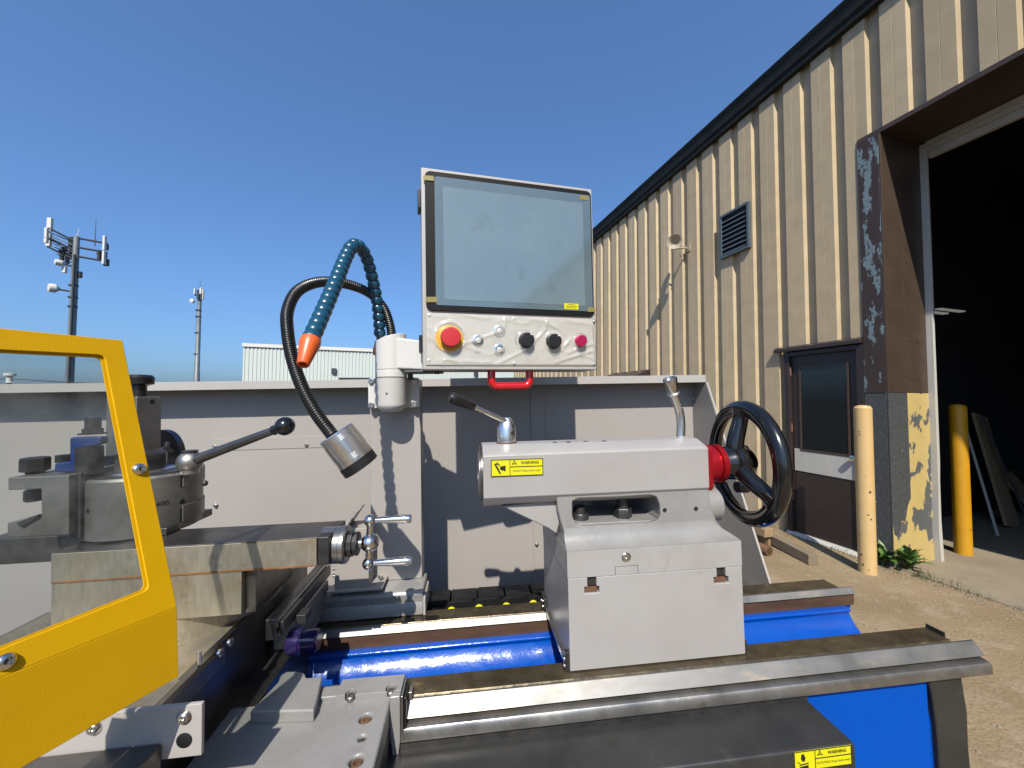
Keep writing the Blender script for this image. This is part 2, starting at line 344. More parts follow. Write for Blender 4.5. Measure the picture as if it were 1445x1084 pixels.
OPY = -1.7
brk = [JY1, DY1+.035, OPY]
k = 36
while k > -15:
    yn = 2.615+.333*k; ya, yb = yn+.22, yn-.113
    cutp = sorted([ya, yb]+[q for q in brk if yb < q < ya], reverse=True)
    for p, q in zip(cutp, cutp[1:]):
        mid = (p+q)/2
        zb = G0-.02
        if mid < JY1 and mid > OPY: zb = HZ+.012
        elif JY1 < mid < DY1+.035: zb = DZ+.085
        wall_panel(p, q, zb)
    k -= 1
for i_ in range(6): wall_panel(2.615-.333*15+.22-3.33*i_, 2.615-.333*15+.22-3.33*(i_+1), G0-.02)
mb = MB(); mb.prism([(4.605, 3.90), (4.55, 3.915), (4.548, 3.98), (4.53, 4.005), (4.53, 4.14), (4.512, 4.17), (4.512, 4.195), (4.605, 4.20)], 'y', 14.4, -23)
for v_ in mb.v: v_.z += EV(v_.y)+.01
part('gutter', mb, M_['gutter'], bl, bev=.004)
mb = MB(); mb.prism([(4.52, 4.205), (18, 5.8), (18, 5.7), (4.66, 3.97)], 'y', 14.45, -23)
for v_ in mb.v: v_.z += EV(v_.y)+.012
part('roof', mb, M_['gutter'], bl)
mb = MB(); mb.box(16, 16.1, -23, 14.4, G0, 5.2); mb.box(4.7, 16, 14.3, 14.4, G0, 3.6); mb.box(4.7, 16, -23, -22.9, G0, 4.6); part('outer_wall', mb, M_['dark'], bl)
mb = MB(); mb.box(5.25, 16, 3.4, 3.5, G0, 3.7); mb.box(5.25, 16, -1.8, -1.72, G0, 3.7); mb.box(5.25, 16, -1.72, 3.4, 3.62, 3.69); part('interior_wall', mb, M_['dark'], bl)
# entry door
dr = part('door', MB().box(4.63, 4.67, DY0+.03, DY1-.03, G0+.03, DZ-.03), M_['doorbrown'], bl, bev=.003)
fr = MB(); fr.box(4.588, 4.68, DY1-.028, DY1+.032, G0, DZ+.02); fr.box(4.588, 4.68, JY1+.004, DY0+.028, G0, DZ+.02); fr.box(4.589, 4.68, DY0+.029, DY1-.029, DZ-.028, DZ+.021)
part('door_frame', fr, M_['doorbrown'], bl, bev=.003)
wy0, wy1 = b(1196, 560, 'x', 4.63).y, b(1131, 560, 'x', 4.63).y
wz0, wz1 = b(1160, 637, 'x', 4.63).z, b(1160, 517, 'x', 4.63).z
f = MB()
for y0, y1, z0, z1 in ((wy0-.02, wy1+.02, wz1, wz1+.025), (wy0-.02, wy1+.02, wz0-.025, wz0), (wy0-.022, wy0, wz0, wz1), (wy1, wy1+.022, wz0, wz1)): f.box(4.618, 4.632, y0, y1, z0, z1)
wf = part('window_frame', f, M_['brownpaint'], dr, bev=.002)
part('window_pane', MB().box(4.624, 4.629, wy0, wy1, wz0, wz1), M_['glassdark'], dr)
kz0, kz1 = b(1165, 671, 'x', 4.63).z, b(1165, 638, 'x', 4.63).z
for ya, yb in ((DY1-.05, (DY0+DY1)/2-.02), ((DY0+DY1)/2-.022, DY0+.05)):
    part('push_plate', MB().box(4.622, 4.631, yb, ya, kz0, kz1), M_['trimwhite'], dr, bev=.002)
kn = b(1204, 647, 'x', 4.59)
part('door_knob', MB().rev([(.0, -.035), (.03, -.03), (.034, -.015), (.03, 0), (.012, .006), (.012, .03), (.032, .032), (.032, .04)], (4.60, kn.y, kn.z), (1, 0, 0), 20), M_['chrome'], dr)
for z in (.30, -.38, -1.2):
    part('hinge', MB().cyl((4.612, DY1-.03, z), (4.612, DY1-.03, z+.1), .012, 12), M_['rust'], dr)
part('drip_cap', MB().prism([(4.54, DZ+.03), (4.61, DZ+.03), (4.61, DZ+.10), (4.545, DZ+.07)], 'y', JY1+.004, DY1+.13), M_['doorbrown'], bl, bev=.003)
part('threshold', MB().prism([(4.55, G0+.002), (4.66, G0+.002), (4.66, G0+.03), (4.58, G0+.03)], 'y', DY0-.03, DY1+.03), M_['trimwhite'], bl, bev=.003)
# loading door jamb, head and trim
LOWZ = .075
part('jamb_front', MB().box(4.588, 4.615, JY0, JY1, LOWZ, HZ), M_['brownpeel'], bl, bev=.003)
part('jamb_front_patch', MB().box(4.591, 4.615, JY0+.003, JY1, G0, LOWZ-.003), M_['galv'], bl, bev=.003)
part('jamb_reveal', MB().box(4.588, 4.868, 2.505, 2.519, LOWZ+.003, HZ), M_['brownpaint'], bl, bev=.002)
part('jamb_reveal', MB().box(4.871, 5.2, 2.507, 2.519, LOWZ+.006, HZ), M_['brownpaint'], bl, bev=.002)
part('jamb_reveal_patch', MB().box(4.590, 4.868, 2.505, 2.519, G0, LOWZ), M_['galv'], bl, bev=.002)
part('jamb_reveal_patch', MB().box(4.871, 5.2, 2.507, 2.519, G0, LOWZ+.002), M_['flake'], bl, bev=.002)
part('jamb_foot', MB().prism([(4.5895, G0), (4.87, G0), (4.87, -.95), (4.82, -1.02), (4.77, -1.18), (4.72, -1.16), (4.66, -1.32), (4.60, -1.28), (4.5895, -1.2)], 'y', 2.5025, 2.506), M_['flake'], bl)
bolt = shared(MB().rev([(0, -.008), (.008, -.006), (.009, 0)], (0, 0, 0), (0, 1, 0), 10), 'rivet', M_['darkmetal'])
for x in (4.93, 5.06):
    for z in (2.3, 1.55, 1.4, .62, .22): piece('rivet', bolt, bl, (x, 2.507, z+random.uniform(-.02, .02)))
part('head_soffit', MB().box(4.590, 5.26, OPY, JY1-.002, HZ+.002, HZ+.05), M_['brownpaint'], bl, bev=.003)
wp = [(5.2, G0), (5.245, G0), (5.222, -1.2), (5.224, -.8), (5.235, -.6), (5.232, 2.66), (5.2, 2.66), (5.2, .5), (5.196, -.75), (5.18, -1.3)]
t = MB(); t.prism(wp, 'y', 2.455, 2.512); part('side_trim', t, M_['trimwhite'], bl, bev=.003)
t = MB(); t.prism([(x+.036, z) for x, z in wp], 'y', 2.485, 2.513); part('side_trim', t, M_['timber'], bl, bev=.003)
for i, (x, z0, z1) in enumerate(((5.19, 2.625, 2.668), (5.205, 2.575, 2.622), (5.22, 2.50, 2.572))):
    part('head_trim', MB().box(x, x+.05, OPY, 2.454-.002*i, z0, z1), M_['trimwhite'], bl, bev=.003)
part('far_jamb', MB().box(4.588, 5.25, OPY-.12, OPY, G0, HZ+.05), M_['brownpaint'], bl)
# small awning far along the wall, conduit
aw = b(890, 531, 'x', 4.4); part('awning', MB().prism([(4.2, aw.z-.05), (4.6, aw.z-.06), (4.6, aw.z+.12)], 'y', aw.y-.3, aw.y+1.0), M_['doorbrown'], bl)

# louvre vent
vy0, vy1, vz0, vz1 = 3.965, 4.455, 2.065, 2.705
vt = thing('louvre_vent', 'square blue-grey louvred vent set in the tan ribbed wall', 'vent', (4.58, 4.2, vz0), 'B')
f = MB()
for y0, y1, z0, z1 in ((vy0, vy1, vz1-.035, vz1), (vy0, vy1, vz0, vz0+.035), (vy0, vy0+.035, vz0+.035, vz1-.035), (vy1-.035, vy1, vz0+.035, vz1-.035)): f.box(4.55, 4.598, y0, y1, z0, z1)
part('frame', f, M_['ventpaint'], vt, bev=.003)
part('backing', MB().box(4.59, 4.597, vy0+.036, vy1-.036, vz0+.036, vz1-.036), M_['ink'], vt)
sl_ = shared(MB().prism([(-.012, .0), (-.009, -.006), (.026, .036), (.023, .042)], 'y', 0, vy1-vy0-.072), 'slat', M_['ventpaint'])
for i in range(8): piece('slat', sl_, vt, (4.568, vy0+.036, vz0+.05+i*.067))

# horn loudspeaker
hp = b(971, 345, 'x', 4.6); hm = b(952, 341, 'x', 4.28)
hn = thing('horn_loudspeaker', 'small beige horn loudspeaker on a bracket on the tan wall', 'loudspeaker', hp, 'B')
dn = V((-.62, -.76, -.06)).normalized(); Lh = .20; o = hm-dn*Lh
part('bell', MB().rev([(.03, 0), (.036, Lh*.3), (.055, Lh*.6), (.085, Lh*.85), (.115, Lh), (.118, Lh+.008), (.110, Lh+.004), (.08, Lh*.86), (.05, Lh*.6), (0, Lh*.45)], o, dn, 28), M_['horn'], hn)
part('driver', MB().rev([(.0, -.10), (.045, -.095), (.05, -.06), (.05, -.02), (.035, .0), (.03, .03)], o, dn, 24), M_['horn'], hn)
part('bracket', MB().tube([o-V((0, 0, .05)), V((4.5, hp.y, hp.z-.07)), V((4.602, hp.y, hp.z-.07))], .014, 8).box(4.585, 4.604, hp.y-.05, hp.y+.05, hp.z-.12, hp.z-.01), M_['horn'], hn, bev=.002)
part('cable', MB().tube(spline([(4.5, hp.y, hp.z-.05), (4.48, hp.y+.05, hp.z-.16), (4.54, hp.y+.09, hp.z-.19), (4.598, hp.y+.05, hp.z-.12)]), .006, 6), M_['horn'], hn)

# ---------------------------------------------------------------- bollards
def bollard(px, py, mt, label, hgt):
    p = b(px, py, 'z', G0)
    t = thing('bollard', label, 'bollard', p, 'B')
    r = .068
    part('post', MB().rev([(r, -.05), (r, hgt-.006), (r-.006, hgt)], p, (0, 0, 1), 36), mt, t)
    part('cap', MB().rev([(r-.005, hgt-.002), (r*.8, hgt+.012), (r*.4, hgt+.02), (0, hgt+.023)], p, (0, 0, 1), 36), mt, t)
bollard(1224.5, 808, M_['bollpale'], 'faded chipped pale yellow bollard standing beside the brown entry door', 1.535)
bollard(1359.5, 783, M_['bollyel'], 'strong yellow bollard standing inside the open loading doorway', 1.535+.01)

# ---------------------------------------------------------------- timbers, pipe, boards
def beam(name, p, q, wd, ht, mt, label, cat, up=(0, 0, 1), group=None, frame='B'):
    p, q = V(p), V(q); d = (q-p); L = d.length; d.normalize(); s = d.cross(V(up)).normalized(); u = s.cross(d)
    mb = MB(); mb.hexa([V((x, y, z)) for z in (0, L) for x, y in ((-wd/2, 0), (wd/2, 0), (wd/2, ht), (-wd/2, ht))])
    o = bpy.data.objects.new(name, mesh_of(mb, name)); COL.objects.link(o); o.data.materials.append(mt); bevmod(o, .004)
    rot = Matrix((s, u, d)).transposed().to_4x4()
    o.matrix_world = FR[frame] @ Matrix.Translation(p) @ rot
    return tag(o, label, cat, group)
n0 = b(1148, 798, 'z', G0)
beam('timber', n0+V((0, 0, .002)), n0+V((.42, 1.75, .05)), .10, .10, M_['timber'], 'grey weathered square timber lying end-on beside the pale bollard', 'timber')
n1 = b(1098, 772, 'z', G0)
beam('timber', n1+V((0, .05, .002)), n1+V((.12, 1.5, .002)), .13, .10, M_['timber_tan'], 'tan timber lying flat on the ground under another timber', 'timber')
beam('timber', n1+V((-.10, .02, .107)), n1+V((-.02, 1.6, .107)), .12, .09, M_['timber_tan'], 'tan timber stacked on top of another tan timber', 'timber')
beam('timber', n0+V((.10, .55, .002)), n0+V((.45, 1.2, .002)), .09, .05, M_['timber'], 'short grey plank lying on the ground behind the weathered timber', 'timber')
pp = b(1086, 785, 'z', G0)
t = MB(); o = pp+V((0, 0, .05)); dd = V((.02, 1, 0))
t.rev([(.030, .0), (.048, .0), (.05, .004), (.05, .9), (.03, .9), (.03, .0)], o, dd, 24)
solo('pipe', t, M_['rust'], 'rusty steel pipe with its open end beside the timbers', 'pipe', pp, 'B')
bp = b(1413, 752, 'z', G0+.012)
def lean(name, pxb, pyb, pxt, pyt, yb, yt, wd, th, mt, label, cat):
    p = b(pxb, pyb, 'y', yb); p.z = G0+.014; q = b(pxt, pyt, 'y', yt)
    d = q-p; L = d.length; d.normalize(); s = V((1, .15, 0)); s = (s-d*s.dot(d)).normalized(); u = d.cross(s)
    mb = MB(); mb.hexa([V((x, y, z)) for z in (0, L) for x, y in ((-wd/2, 0), (wd/2, 0), (wd/2, th), (-wd/2, th))])
    o = bpy.data.objects.new(name, mesh_of(mb, name)); COL.objects.link(o); o.data.materials.append(mt); bevmod(o, .003)
    o.matrix_world = BF @ Matrix.Translation(p) @ Matrix((s, u, d)).transposed().to_4x4()
    tag(o, label, cat)
lean('board', 1432, 752, 1384, 586, 2.85, 3.2, .42, .03, M_['timber_tan'], 'wide plywood board leaning in the dark loading doorway', 'board')
lean('board', 1475, 740, 1420, 668, 3.0, 3.3, .5, .02, M_['timber_tan'], 'second plywood board leaning behind the wide one', 'board')
lean('pipe', 1410, 752, 1364, 602, 2.72, 3.05, .022, .022, M_['trimwhite'], 'thin white pipe leaning beside the plywood board', 'pipe')
lean('steel_bar', 1456, 735, 1388, 588, 2.78, 3.12, .03, .02, M_['darkmetal'], 'dark steel bar leaning across the plywood board', 'bar')
for i, (px, py, wd) in enumerate(((1341, 438, .5), (1322, 441.5, .35))):
    p = b(px, py, 'y', 3.0-.05*i)
    em = bpy.data.materials.get('tube_light')
    if not em:
        em = mat('tube_light', (.8, .8, .75)); em.node_tree.nodes['Principled BSDF'].inputs['Emission Color'].default_value = (1, .95, .85, 1)
        em.node_tree.nodes['Principled BSDF'].inputs['Emission Strength'].default_value = .10
    solo('tube_light', MB().box(p.x-wd/2, p.x+wd/2, p.y-.03, p.y+.03, p.z-.008, p.z+.008), em, ('longer' if i == 0 else 'shorter')+' dim tube light hanging in the dark workshop', 'lamp', p, 'B', 'tube lights inside the workshop', bev=.004)

# ---------------------------------------------------------------- weeds and grass along the joint
def leaf_mesh(name, L, wd, mt):
    mb = MB(); n = 7; vs = []
    for i in range(n+1):
        t_ = i/n; ww = wd*math.sin(math.pi*min(1, t_*.92+.08))**.8*(1+(.35 if i % 2 else -.25)); z = L*(.75*t_-.62*t_*t_); y = L*t_
        vs += [(-ww/2, y, z+.1*ww), (0, y, z), (ww/2, y, z+.1*ww)]
    fs = []
    for i in range(n):
        for k in (0, 1): fs.append((i*3+k, i*3+k+1, i*3+k+4, i*3+k+3))
    mb.add(vs, fs); return shared(mb, name, mt)
lm = leaf_mesh('leaf', .22, .062, M_['leaf'])
def weed(px, py, n, sc, label):
    p = b(px, py, 'z', G0)
    t = thing('weed', label, 'weed', p, 'B')
    part('stem', MB().tube([p, p+V((0, 0, .06*sc)), p+V((.01, 0, .12*sc))], [.012*sc, .01*sc, .006*sc], 8), M_['leaf'], t)
    for i in range(n):
        a = 2*math.pi*i/n*1.618*2.4; s = sc*random.uniform(.7, 1.15); pitch = random.uniform(.0, 1.15)
        piece('leaf', lm, t, p+V((0, 0, .02+.05*sc*random.random())), (Matrix.Rotation(a, 3, 'Z') @ Matrix.Rotation(pitch, 3, 'X') @ Matrix.Scale(s, 3)))
weed(1284, 806, 32, .95, 'green leafy weed growing at the foot of the flaking door jamb')
weed(1246, 798, 16, .9, 'small dark weed growing between bollard and door jamb')
gr = MB()
def blade(p, h, lean_, wd):
    a = random.uniform(0, 6.28); s = V((math.cos(a), math.sin(a), 0))*wd; l = V((math.cos(a+1.2), math.sin(a+1.2), 0))*lean_
    gr.add([p-s, p+s, p+V((0, 0, h*.6))+l*.4+s*.6, p+V((0, 0, h*.6))+l*.4-s*.6, p+V((0, 0, h))+l], [(0, 1, 2, 3), (3, 2, 4)])
for i in range(300):
    t_ = random.random()**2.2; y = 2.35-1.6*t_; blade(V((4.6+random.gauss(0, .022)*(1+1.2*(t_ < .35)), y, G0)), random.uniform(.006, .022+.06*(t_ < .3)), random.uniform(.005, .035), random.uniform(.0012, .003))
for i in range(260):
    blade(V((4.52+random.gauss(0, .05), random.uniform(2.4, 3.9), G0)), random.uniform(.01, .06), random.uniform(.005, .03), .002)
solo('grass', gr, M_['grass'], 'thin dry grass growing along the concrete joint by the wall', 'grass', (4.6, 2, G0), 'B', kind='stuff')
peb = MB()
for i in range(900):
    p = V((random.uniform(.9, 4.9), random.uniform(.6, 3.6), G0)); s = random.uniform(.003, .011)
    peb.rev([(0, -s*.3), (s, 0), (s*.7, s*.5), (0, s*.7)], p, (random.uniform(-.3, .3), random.uniform(-.3, .3), 1), 6)
for i in range(260):
    p = V((4.55+random.gauss(0, .07), random.uniform(.4, 2.6), G0)); s = random.uniform(.004, .013)
    peb.rev([(0, -s*.3), (s, 0), (s*.7, s*.5), (0, s*.7)], p, (random.uniform(-.3, .3), random.uniform(-.3, .3), 1), 6)
solo('gravel', peb, M_['slab'], 'small stones and grit scattered on the yard', 'gravel', (3, 2, G0), 'B', kind='stuff')

# ---------------------------------------------------------------- far pale building
def hdir(px):
    d = far(px, 563, 1); d.z = 0; return d.normalized()
D0 = 30
P0 = hdir(341)*D0; fw = V((math.sin(R(6.405)), math.cos(R(6.405)), 0)); hd = R(6.405+71)
U = V((math.sin(hd), math.cos(hd), 0)); Nn = V((-U.y, U.x, 0))
ztop = far(341, 489, 1); ztop = ztop.z/math.hypot(ztop.x, ztop.y)*D0
fb = thing('pale_building', 'long pale green corrugated metal building far behind the machine', 'building', P0+V((0, 0, G0)), 'W')
mb = MB(); pts = []; s = 0
while s < 62:
    for a_, dpt in ((0, 0), (.10, 0), (.125, .04), (.195, .04), (.22, 0)): pts.append((s+a_, dpt))
    s += .22
vs = []
for s_, dpt in pts:
    q = P0+U*s_+Nn*dpt; vs += [V((q.x, q.y, G0)), V((q.x, q.y, ztop))]
mb.add(vs, [(2*i, 2*i+2, 2*i+3, 2*i+1) for i in range(len(pts)-1)])
part('wall', mb, M_['farwall'], fb, ang=10)
mb = MB(); mb.obox(P0-Nn*.08-U*.05+V((0, 0, ztop)), U*62, Nn*.2, V((0, 0, .22))); part('roof_trim', mb, M_['antenna'], fb)
mb = MB(); mb.obox(P0+Nn*.2+V((0, 0, G0)), Nn*20, U*62, V((0, 0, ztop-G0-.1))); part('inner_wall', mb, M_['farwall'], fb)
def onfar(px, py, off=.15):
    d = far(px, py, 1); t_ = (P0-Nn*off).dot(Nn)/V((d.x, d.y, 0)).dot(Nn); return d*t_
q = onfar(471, 527); part('wall_light', MB().obox(q-U*.15, U*.3, Nn*.15, V((0, 0, .35))), M_['darkmetal'], fb)
q = onfar(478, 536, .9); q2 = onfar(524, 536, .9); part('canopy', MB().obox(q, q2-q, Nn*.9, V((0, 0, .14))), M_['ink'], fb)
for px in (672, 802):
    q = onfar(px, 530); part('wall_light', MB().obox(q-U*.15, U*.3, Nn*.15, V((0, 0, .3))), M_['darkmetal'], fb)

# ---------------------------------------------------------------- cell towers
def vz(px, py, D): d = far(px, py, 1); return d.z/math.hypot(d.x, d.y)*D
def at(px, py, D): h = hdir(px)*D; return V((h.x, h.y, vz(px, py, D)))
rtv = V((CW[0].x, CW[0].y, 0)).normalized(); fwv = V((-rtv.y, rtv.x, 0))
D1 = 60; s1 = D1/543*CW[2].dot(hdir(98))    # metres per pixel there
B1 = hdir(97)*D1; top1 = at(104, 333, D1).z
tw = thing('cell_tower', 'tall grey cell tower carrying white panel antennas and dishes', 'cell tower', V((B1.x, B1.y, G0)), 'W', 'cell towers')
part('mast', MB().rev([(.33, G0), (.29, top1*.6), (.24, top1)], (B1.x, B1.y, 0), (0, 0, 1), 14), M_['galvmast'], tw)
def pt(dx, dy, dz=0): return V((B1.x, B1.y, 0))+rtv*(dx*s1)+V((0, 0, vz(104, dy, D1)))+fwv*dz
def panel(t, p, wd, h, mt=None, dd=.25): part('antenna', MB().obox(p-rtv*wd/2-V((0, 0, h/2)), rtv*wd, fwv*dd, V((0, 0, h))), mt or M_['antenna'], t, bev=.03)
for dx, y0, y1, wd, dz in ((-24.5, 312, 331, 6, -1), (-25, 334, 352, 6, -1), (-11.5, 332, 353, 3.5, -2), (38.5, 331, 352, 3, 0), (38.5, 353, 372, 3, 0), (-31, 345, 362, 3, 1)):
    panel(tw, pt(dx, (y0+y1)/2, dz), wd*s1, (y1-y0)*s1)
for dx, y0, y1, wd in ((-22, 353, 369, 4), (-18, 330, 346, 5), (-15, 338, 356, 6), (33, 340, 349, 6), (30, 352, 362, 9), (35, 362, 372, 6), (-30, 347, 364, 4)):
    panel(tw, pt(dx, (y0+y1)/2, .5), wd*s1, (y1-y0)*s1, M_['darkmetal'])
for y0 in (335, 348, 361):
    part('arm', MB().tube([pt(0, y0, 0), pt(37, y0+5, .5)], .10, 6), M_['darkmetal'], tw)
    part('arm', MB().tube([pt(0, y0+6, 0), pt(-24, y0-8, -1)], .10, 6), M_['darkmetal'], tw)
part('arm', MB().tube([pt(-28, 343, 1), pt(-11, 346, -2)], .08, 6), M_['darkmetal'], tw)
for dx, y0, r in ((-12, 374, 4.2), (-19, 409.5, 6)):
    p = pt(dx, y0, -.8); part('dish', MB().rev([(0, -.25), (r*s1*.9, -.2), (r*s1, 0), (r*s1, .25), (0, .7)], p, (fwv*.9+rtv*.45), 22), M_['antenna'], tw)
    part('dish_arm', MB().tube([p+fwv*.5, pt(-2, y0+2, 0)], .09, 6), M_['darkmetal'], tw)
panel(tw, pt(-9, 382, -.5), 5*s1, 9*s1); panel(tw, pt(5, 387, .0), 5*s1, 9*s1, M_['darkmetal'])
for i_ in range(16):
    dx_ = random.choice((-22, -19, -16, -12, -8, 34))+random.uniform(-1.5, 1.5); y_ = random.uniform(338, 362)
    panel(tw, pt(dx_, y_, random.uniform(-.6, .6)), random.uniform(1.5, 4)*s1, random.uniform(3, 8)*s1, M_['darkmetal'])
for i_ in range(7):
    ya_ = 338+i_*5; part('strut', MB().tube([pt(-26+i_*2, ya_-6, -.8), pt(-4, ya_+3, 0)], .05, 5), M_['darkmetal'], tw)
part('whip', MB().tube([pt(22, 345, .3), pt(22, 305, .3)], [.05, .02], 5), M_['darkmetal'], tw)
part('whip', MB().tube([pt(0, 336), pt(3, 322)], [.05, .03], 5), M_['antenna'], tw)
part('cable_ladder', MB().obox(V((B1.x, B1.y, G0))+rtv*.20-fwv*.40, rtv*.16, fwv*.12, V((0, 0, top1-G0-2))), M_['darkmetal'], tw)
for y0 in (403, 420, 433): part('band', MB().rev([(.37, -.08), (.37, .08)], pt(-1, y0), (0, 0, 1), 14), M_['darkmetal'], tw)
D2 = 88; s2_ = D2/543*CW[2].dot(hdir(278)); B2 = hdir(276.5)*D2; top2 = at(280, 414, D2).z
t2 = thing('cell_tower', 'thin distant grey pole with a small cluster of antennas on top', 'cell tower', V((B2.x, B2.y, G0)), 'W', 'cell towers')
part('mast', MB().rev([(.46, G0), (.46, vz(278, 527, D2)), (.40, vz(278, 526, D2)), (.30, top2)], (B2.x, B2.y, 0), (0, 0, 1), 12), M_['galvmast'], t2)
def pt2(dx, dy, dz=0): return V((B2.x, B2.y, 0))+rtv*(dx*s2_)+V((0, 0, vz(280, dy, D2)))+fwv*dz
for dx, y0, y1, wd, mt_ in ((-4, 408, 416, 1.8, 'antenna'), (4.5, 407, 416, 2.6, 'antenna'), (8, 409, 424, 1.6, 'antenna'), (6, 415, 424, 4, 'darkmetal'), (1, 410, 423, 3, 'darkmetal')):
    panel(t2, pt2(dx, (y0+y1)/2, -.6), wd*s2_, (y1-y0)*s2_, M_[mt_])
part('dish', MB().rev([(0, -.2), (2.8*s2_, -.1), (2.8*s2_, .3), (0, .6)], pt2(-5.5, 426, -.8), fwv, 18), M_['antenna'], t2)
part('arm', MB().tube([pt2(-5, 417, -.3), pt2(8, 417, -.3)], .12, 6), M_['darkmetal'], t2)
for y0 in (438, 447, 470, 500): part('band', MB().rev([(.46, -.1), (.46, .1)], pt2(-1, y0), (0, 0, 1), 12), M_['darkmetal'], t2)
part('whip', MB().tube([pt2(0, 410), pt2(0, 396)], [.05, .02], 5), M_['darkmetal'], t2)
p = at(12, 533, 45); pb_ = V((p.x, p.y, G0))
ut = thing('utility_pole', 'short white topped utility pole with wires far behind the splash guard', 'utility pole', pb_, 'W')
part('pole', MB().tube([pb_, p-V((0, 0, .3))], .12, 8), M_['galvmast'], ut)
part('insulator', MB().rev([(.22, -.35), (.16, -.3), (.16, .1), (.3, .14), (.3, .3), (0, .34)], p, (0, 0, 1), 12), M_['antenna'], ut)
part('wire', MB().tube(spline([p+rtv*-12+V((0, 0, .1)), p+V((0, 0, -.1)), p+rtv*5+V((0, 0, -.35)), p+rtv*10+V((0, 0, -.3))]), .03, 5), M_['darkmetal'], ut)

# ================================================================ the lathe (machine frame: x along the bed, y away, z up, origin at the eye)
ZB = -.48
# ---------------------------------------------------------------- bed
bd = thing('lathe_bed', 'long lathe bed with ground steel ways on a bright blue casting', 'machine bed', (.3, .78, G0))
XL, XR = -1.7, .957
part('front_vee_way', MB().prism([(.6400, -.5000), (.6565, -.4815), (.6595, -.4812), (.6600, -.5055), (.6480, -.5055), (.6480, -.5025)], 'x', XL, XR), M_['rail'], bd, bev=.0006)
part('front_flat_way', MB().prism([(.6602, -.4835), (.6625, -.480), (.704, -.480), (.704, -.505), (.6602, -.505)], 'x', XL, .914), M_['railtop'], bd, bev=.0008)
part('front_skirt', MB().prism([(.6475, -.5058), (.640, -.5062), (.6335, -.5085), (.6305, -.513), (.630, -.5265), (.634, -.530), (.70, -.530), (.70, -.5058)], 'x', XL, XR), M_['steel_mid'], bd, bev=.001)
part('end_stop', MB().box(.9142, .9175, .672, .7035, -.49, -.4725), M_['black_oxide'], bd, bev=.0008)
part('rear_vee_way', MB().prism([(.8595, -.4915), (.8695, -.4802), (.872, -.480), (.873, -.515), (.866, -.515), (.866, -.493)], 'x', XL, .932), M_['rail'], bd, bev=.0005)
part('rear_flat_way', MB().prism([(.8732, -.482), (.8745, -.480), (.916, -.480), (.916, -.515), (.8732, -.515)], 'x', XL, .900), M_['railtop'], bd, bev=.0006)
part('rear_rail_wall', MB().prism([(.864, -.4935), (.866, -.4935), (.905, -.5152), (.905, -.5195), (.864, -.5195)], 'x', XL, .928), M_['brown'], bd)
pr = [(.862, -.5198), (.853, -.5205), (.850, -.5235), (.850, -.527), (.854, -.530), (.8545, -.533), (.851, -.540), (.842, -.552), (.826, -.566), (.80, -.578), (.76, -.588), (.73, -.592), (.704, -.593),
      (.700, -.5302), (.664, -.5302), (.655, -.55), (.652, -.62), (.650, -.9), (.93, -.9), (.93, -.56), (.91, -.5198)]
part('bed_casting', MB().prism(pr, 'x', XL, .905), M_['blue'], bd, bev=.0015)
part('casting_lug', MB().box(.906, .925, .868, .885, -.53, -.497), M_['blueflat'], bd, bev=.003)
part('front_panel', MB().box(-.2, m(1309, 1000, 'y', .648).x, .6475, .651, -.92, -.5315), M_['blueflat'], bd)
xa, xb = m(1310, 1000, 'y', .645).x, m(1360, 1000, 'y', .645).x
part('end_block', MB().prism([(xa, -.5315), (xb-.004, -.5315), (xb+.004, -.60), (xb+.002, -.66), (xb+.012, -.95), (xa+.016, -.95), (xa+.012, -.62), (xa+.006, -.56)], 'y', .642, .70), M_['cover'], bd, bev=.003)
part('pedestal', MB().box(-1.6, .85, .66, .95, G0, -.901), M_['blueflat'], bd, bev=.01)
cz = -.5405
cv = part('screw_cover', MB().prism([(.6365, cz+.001), (.560, cz), (.5545, cz-.002), (.5525, cz-.007), (.5525, -.86), (.6365, -.86)], 'x', -1.2, .583), M_['cover'], bd, bev=.002)

part('gap_shade_strip', MB().box(-1.2, .581, .6335, .6470, cz-.004, -.5312), M_['black_oxide'], bd)  # black strip paints in the shadow of the gap between skirt and cover

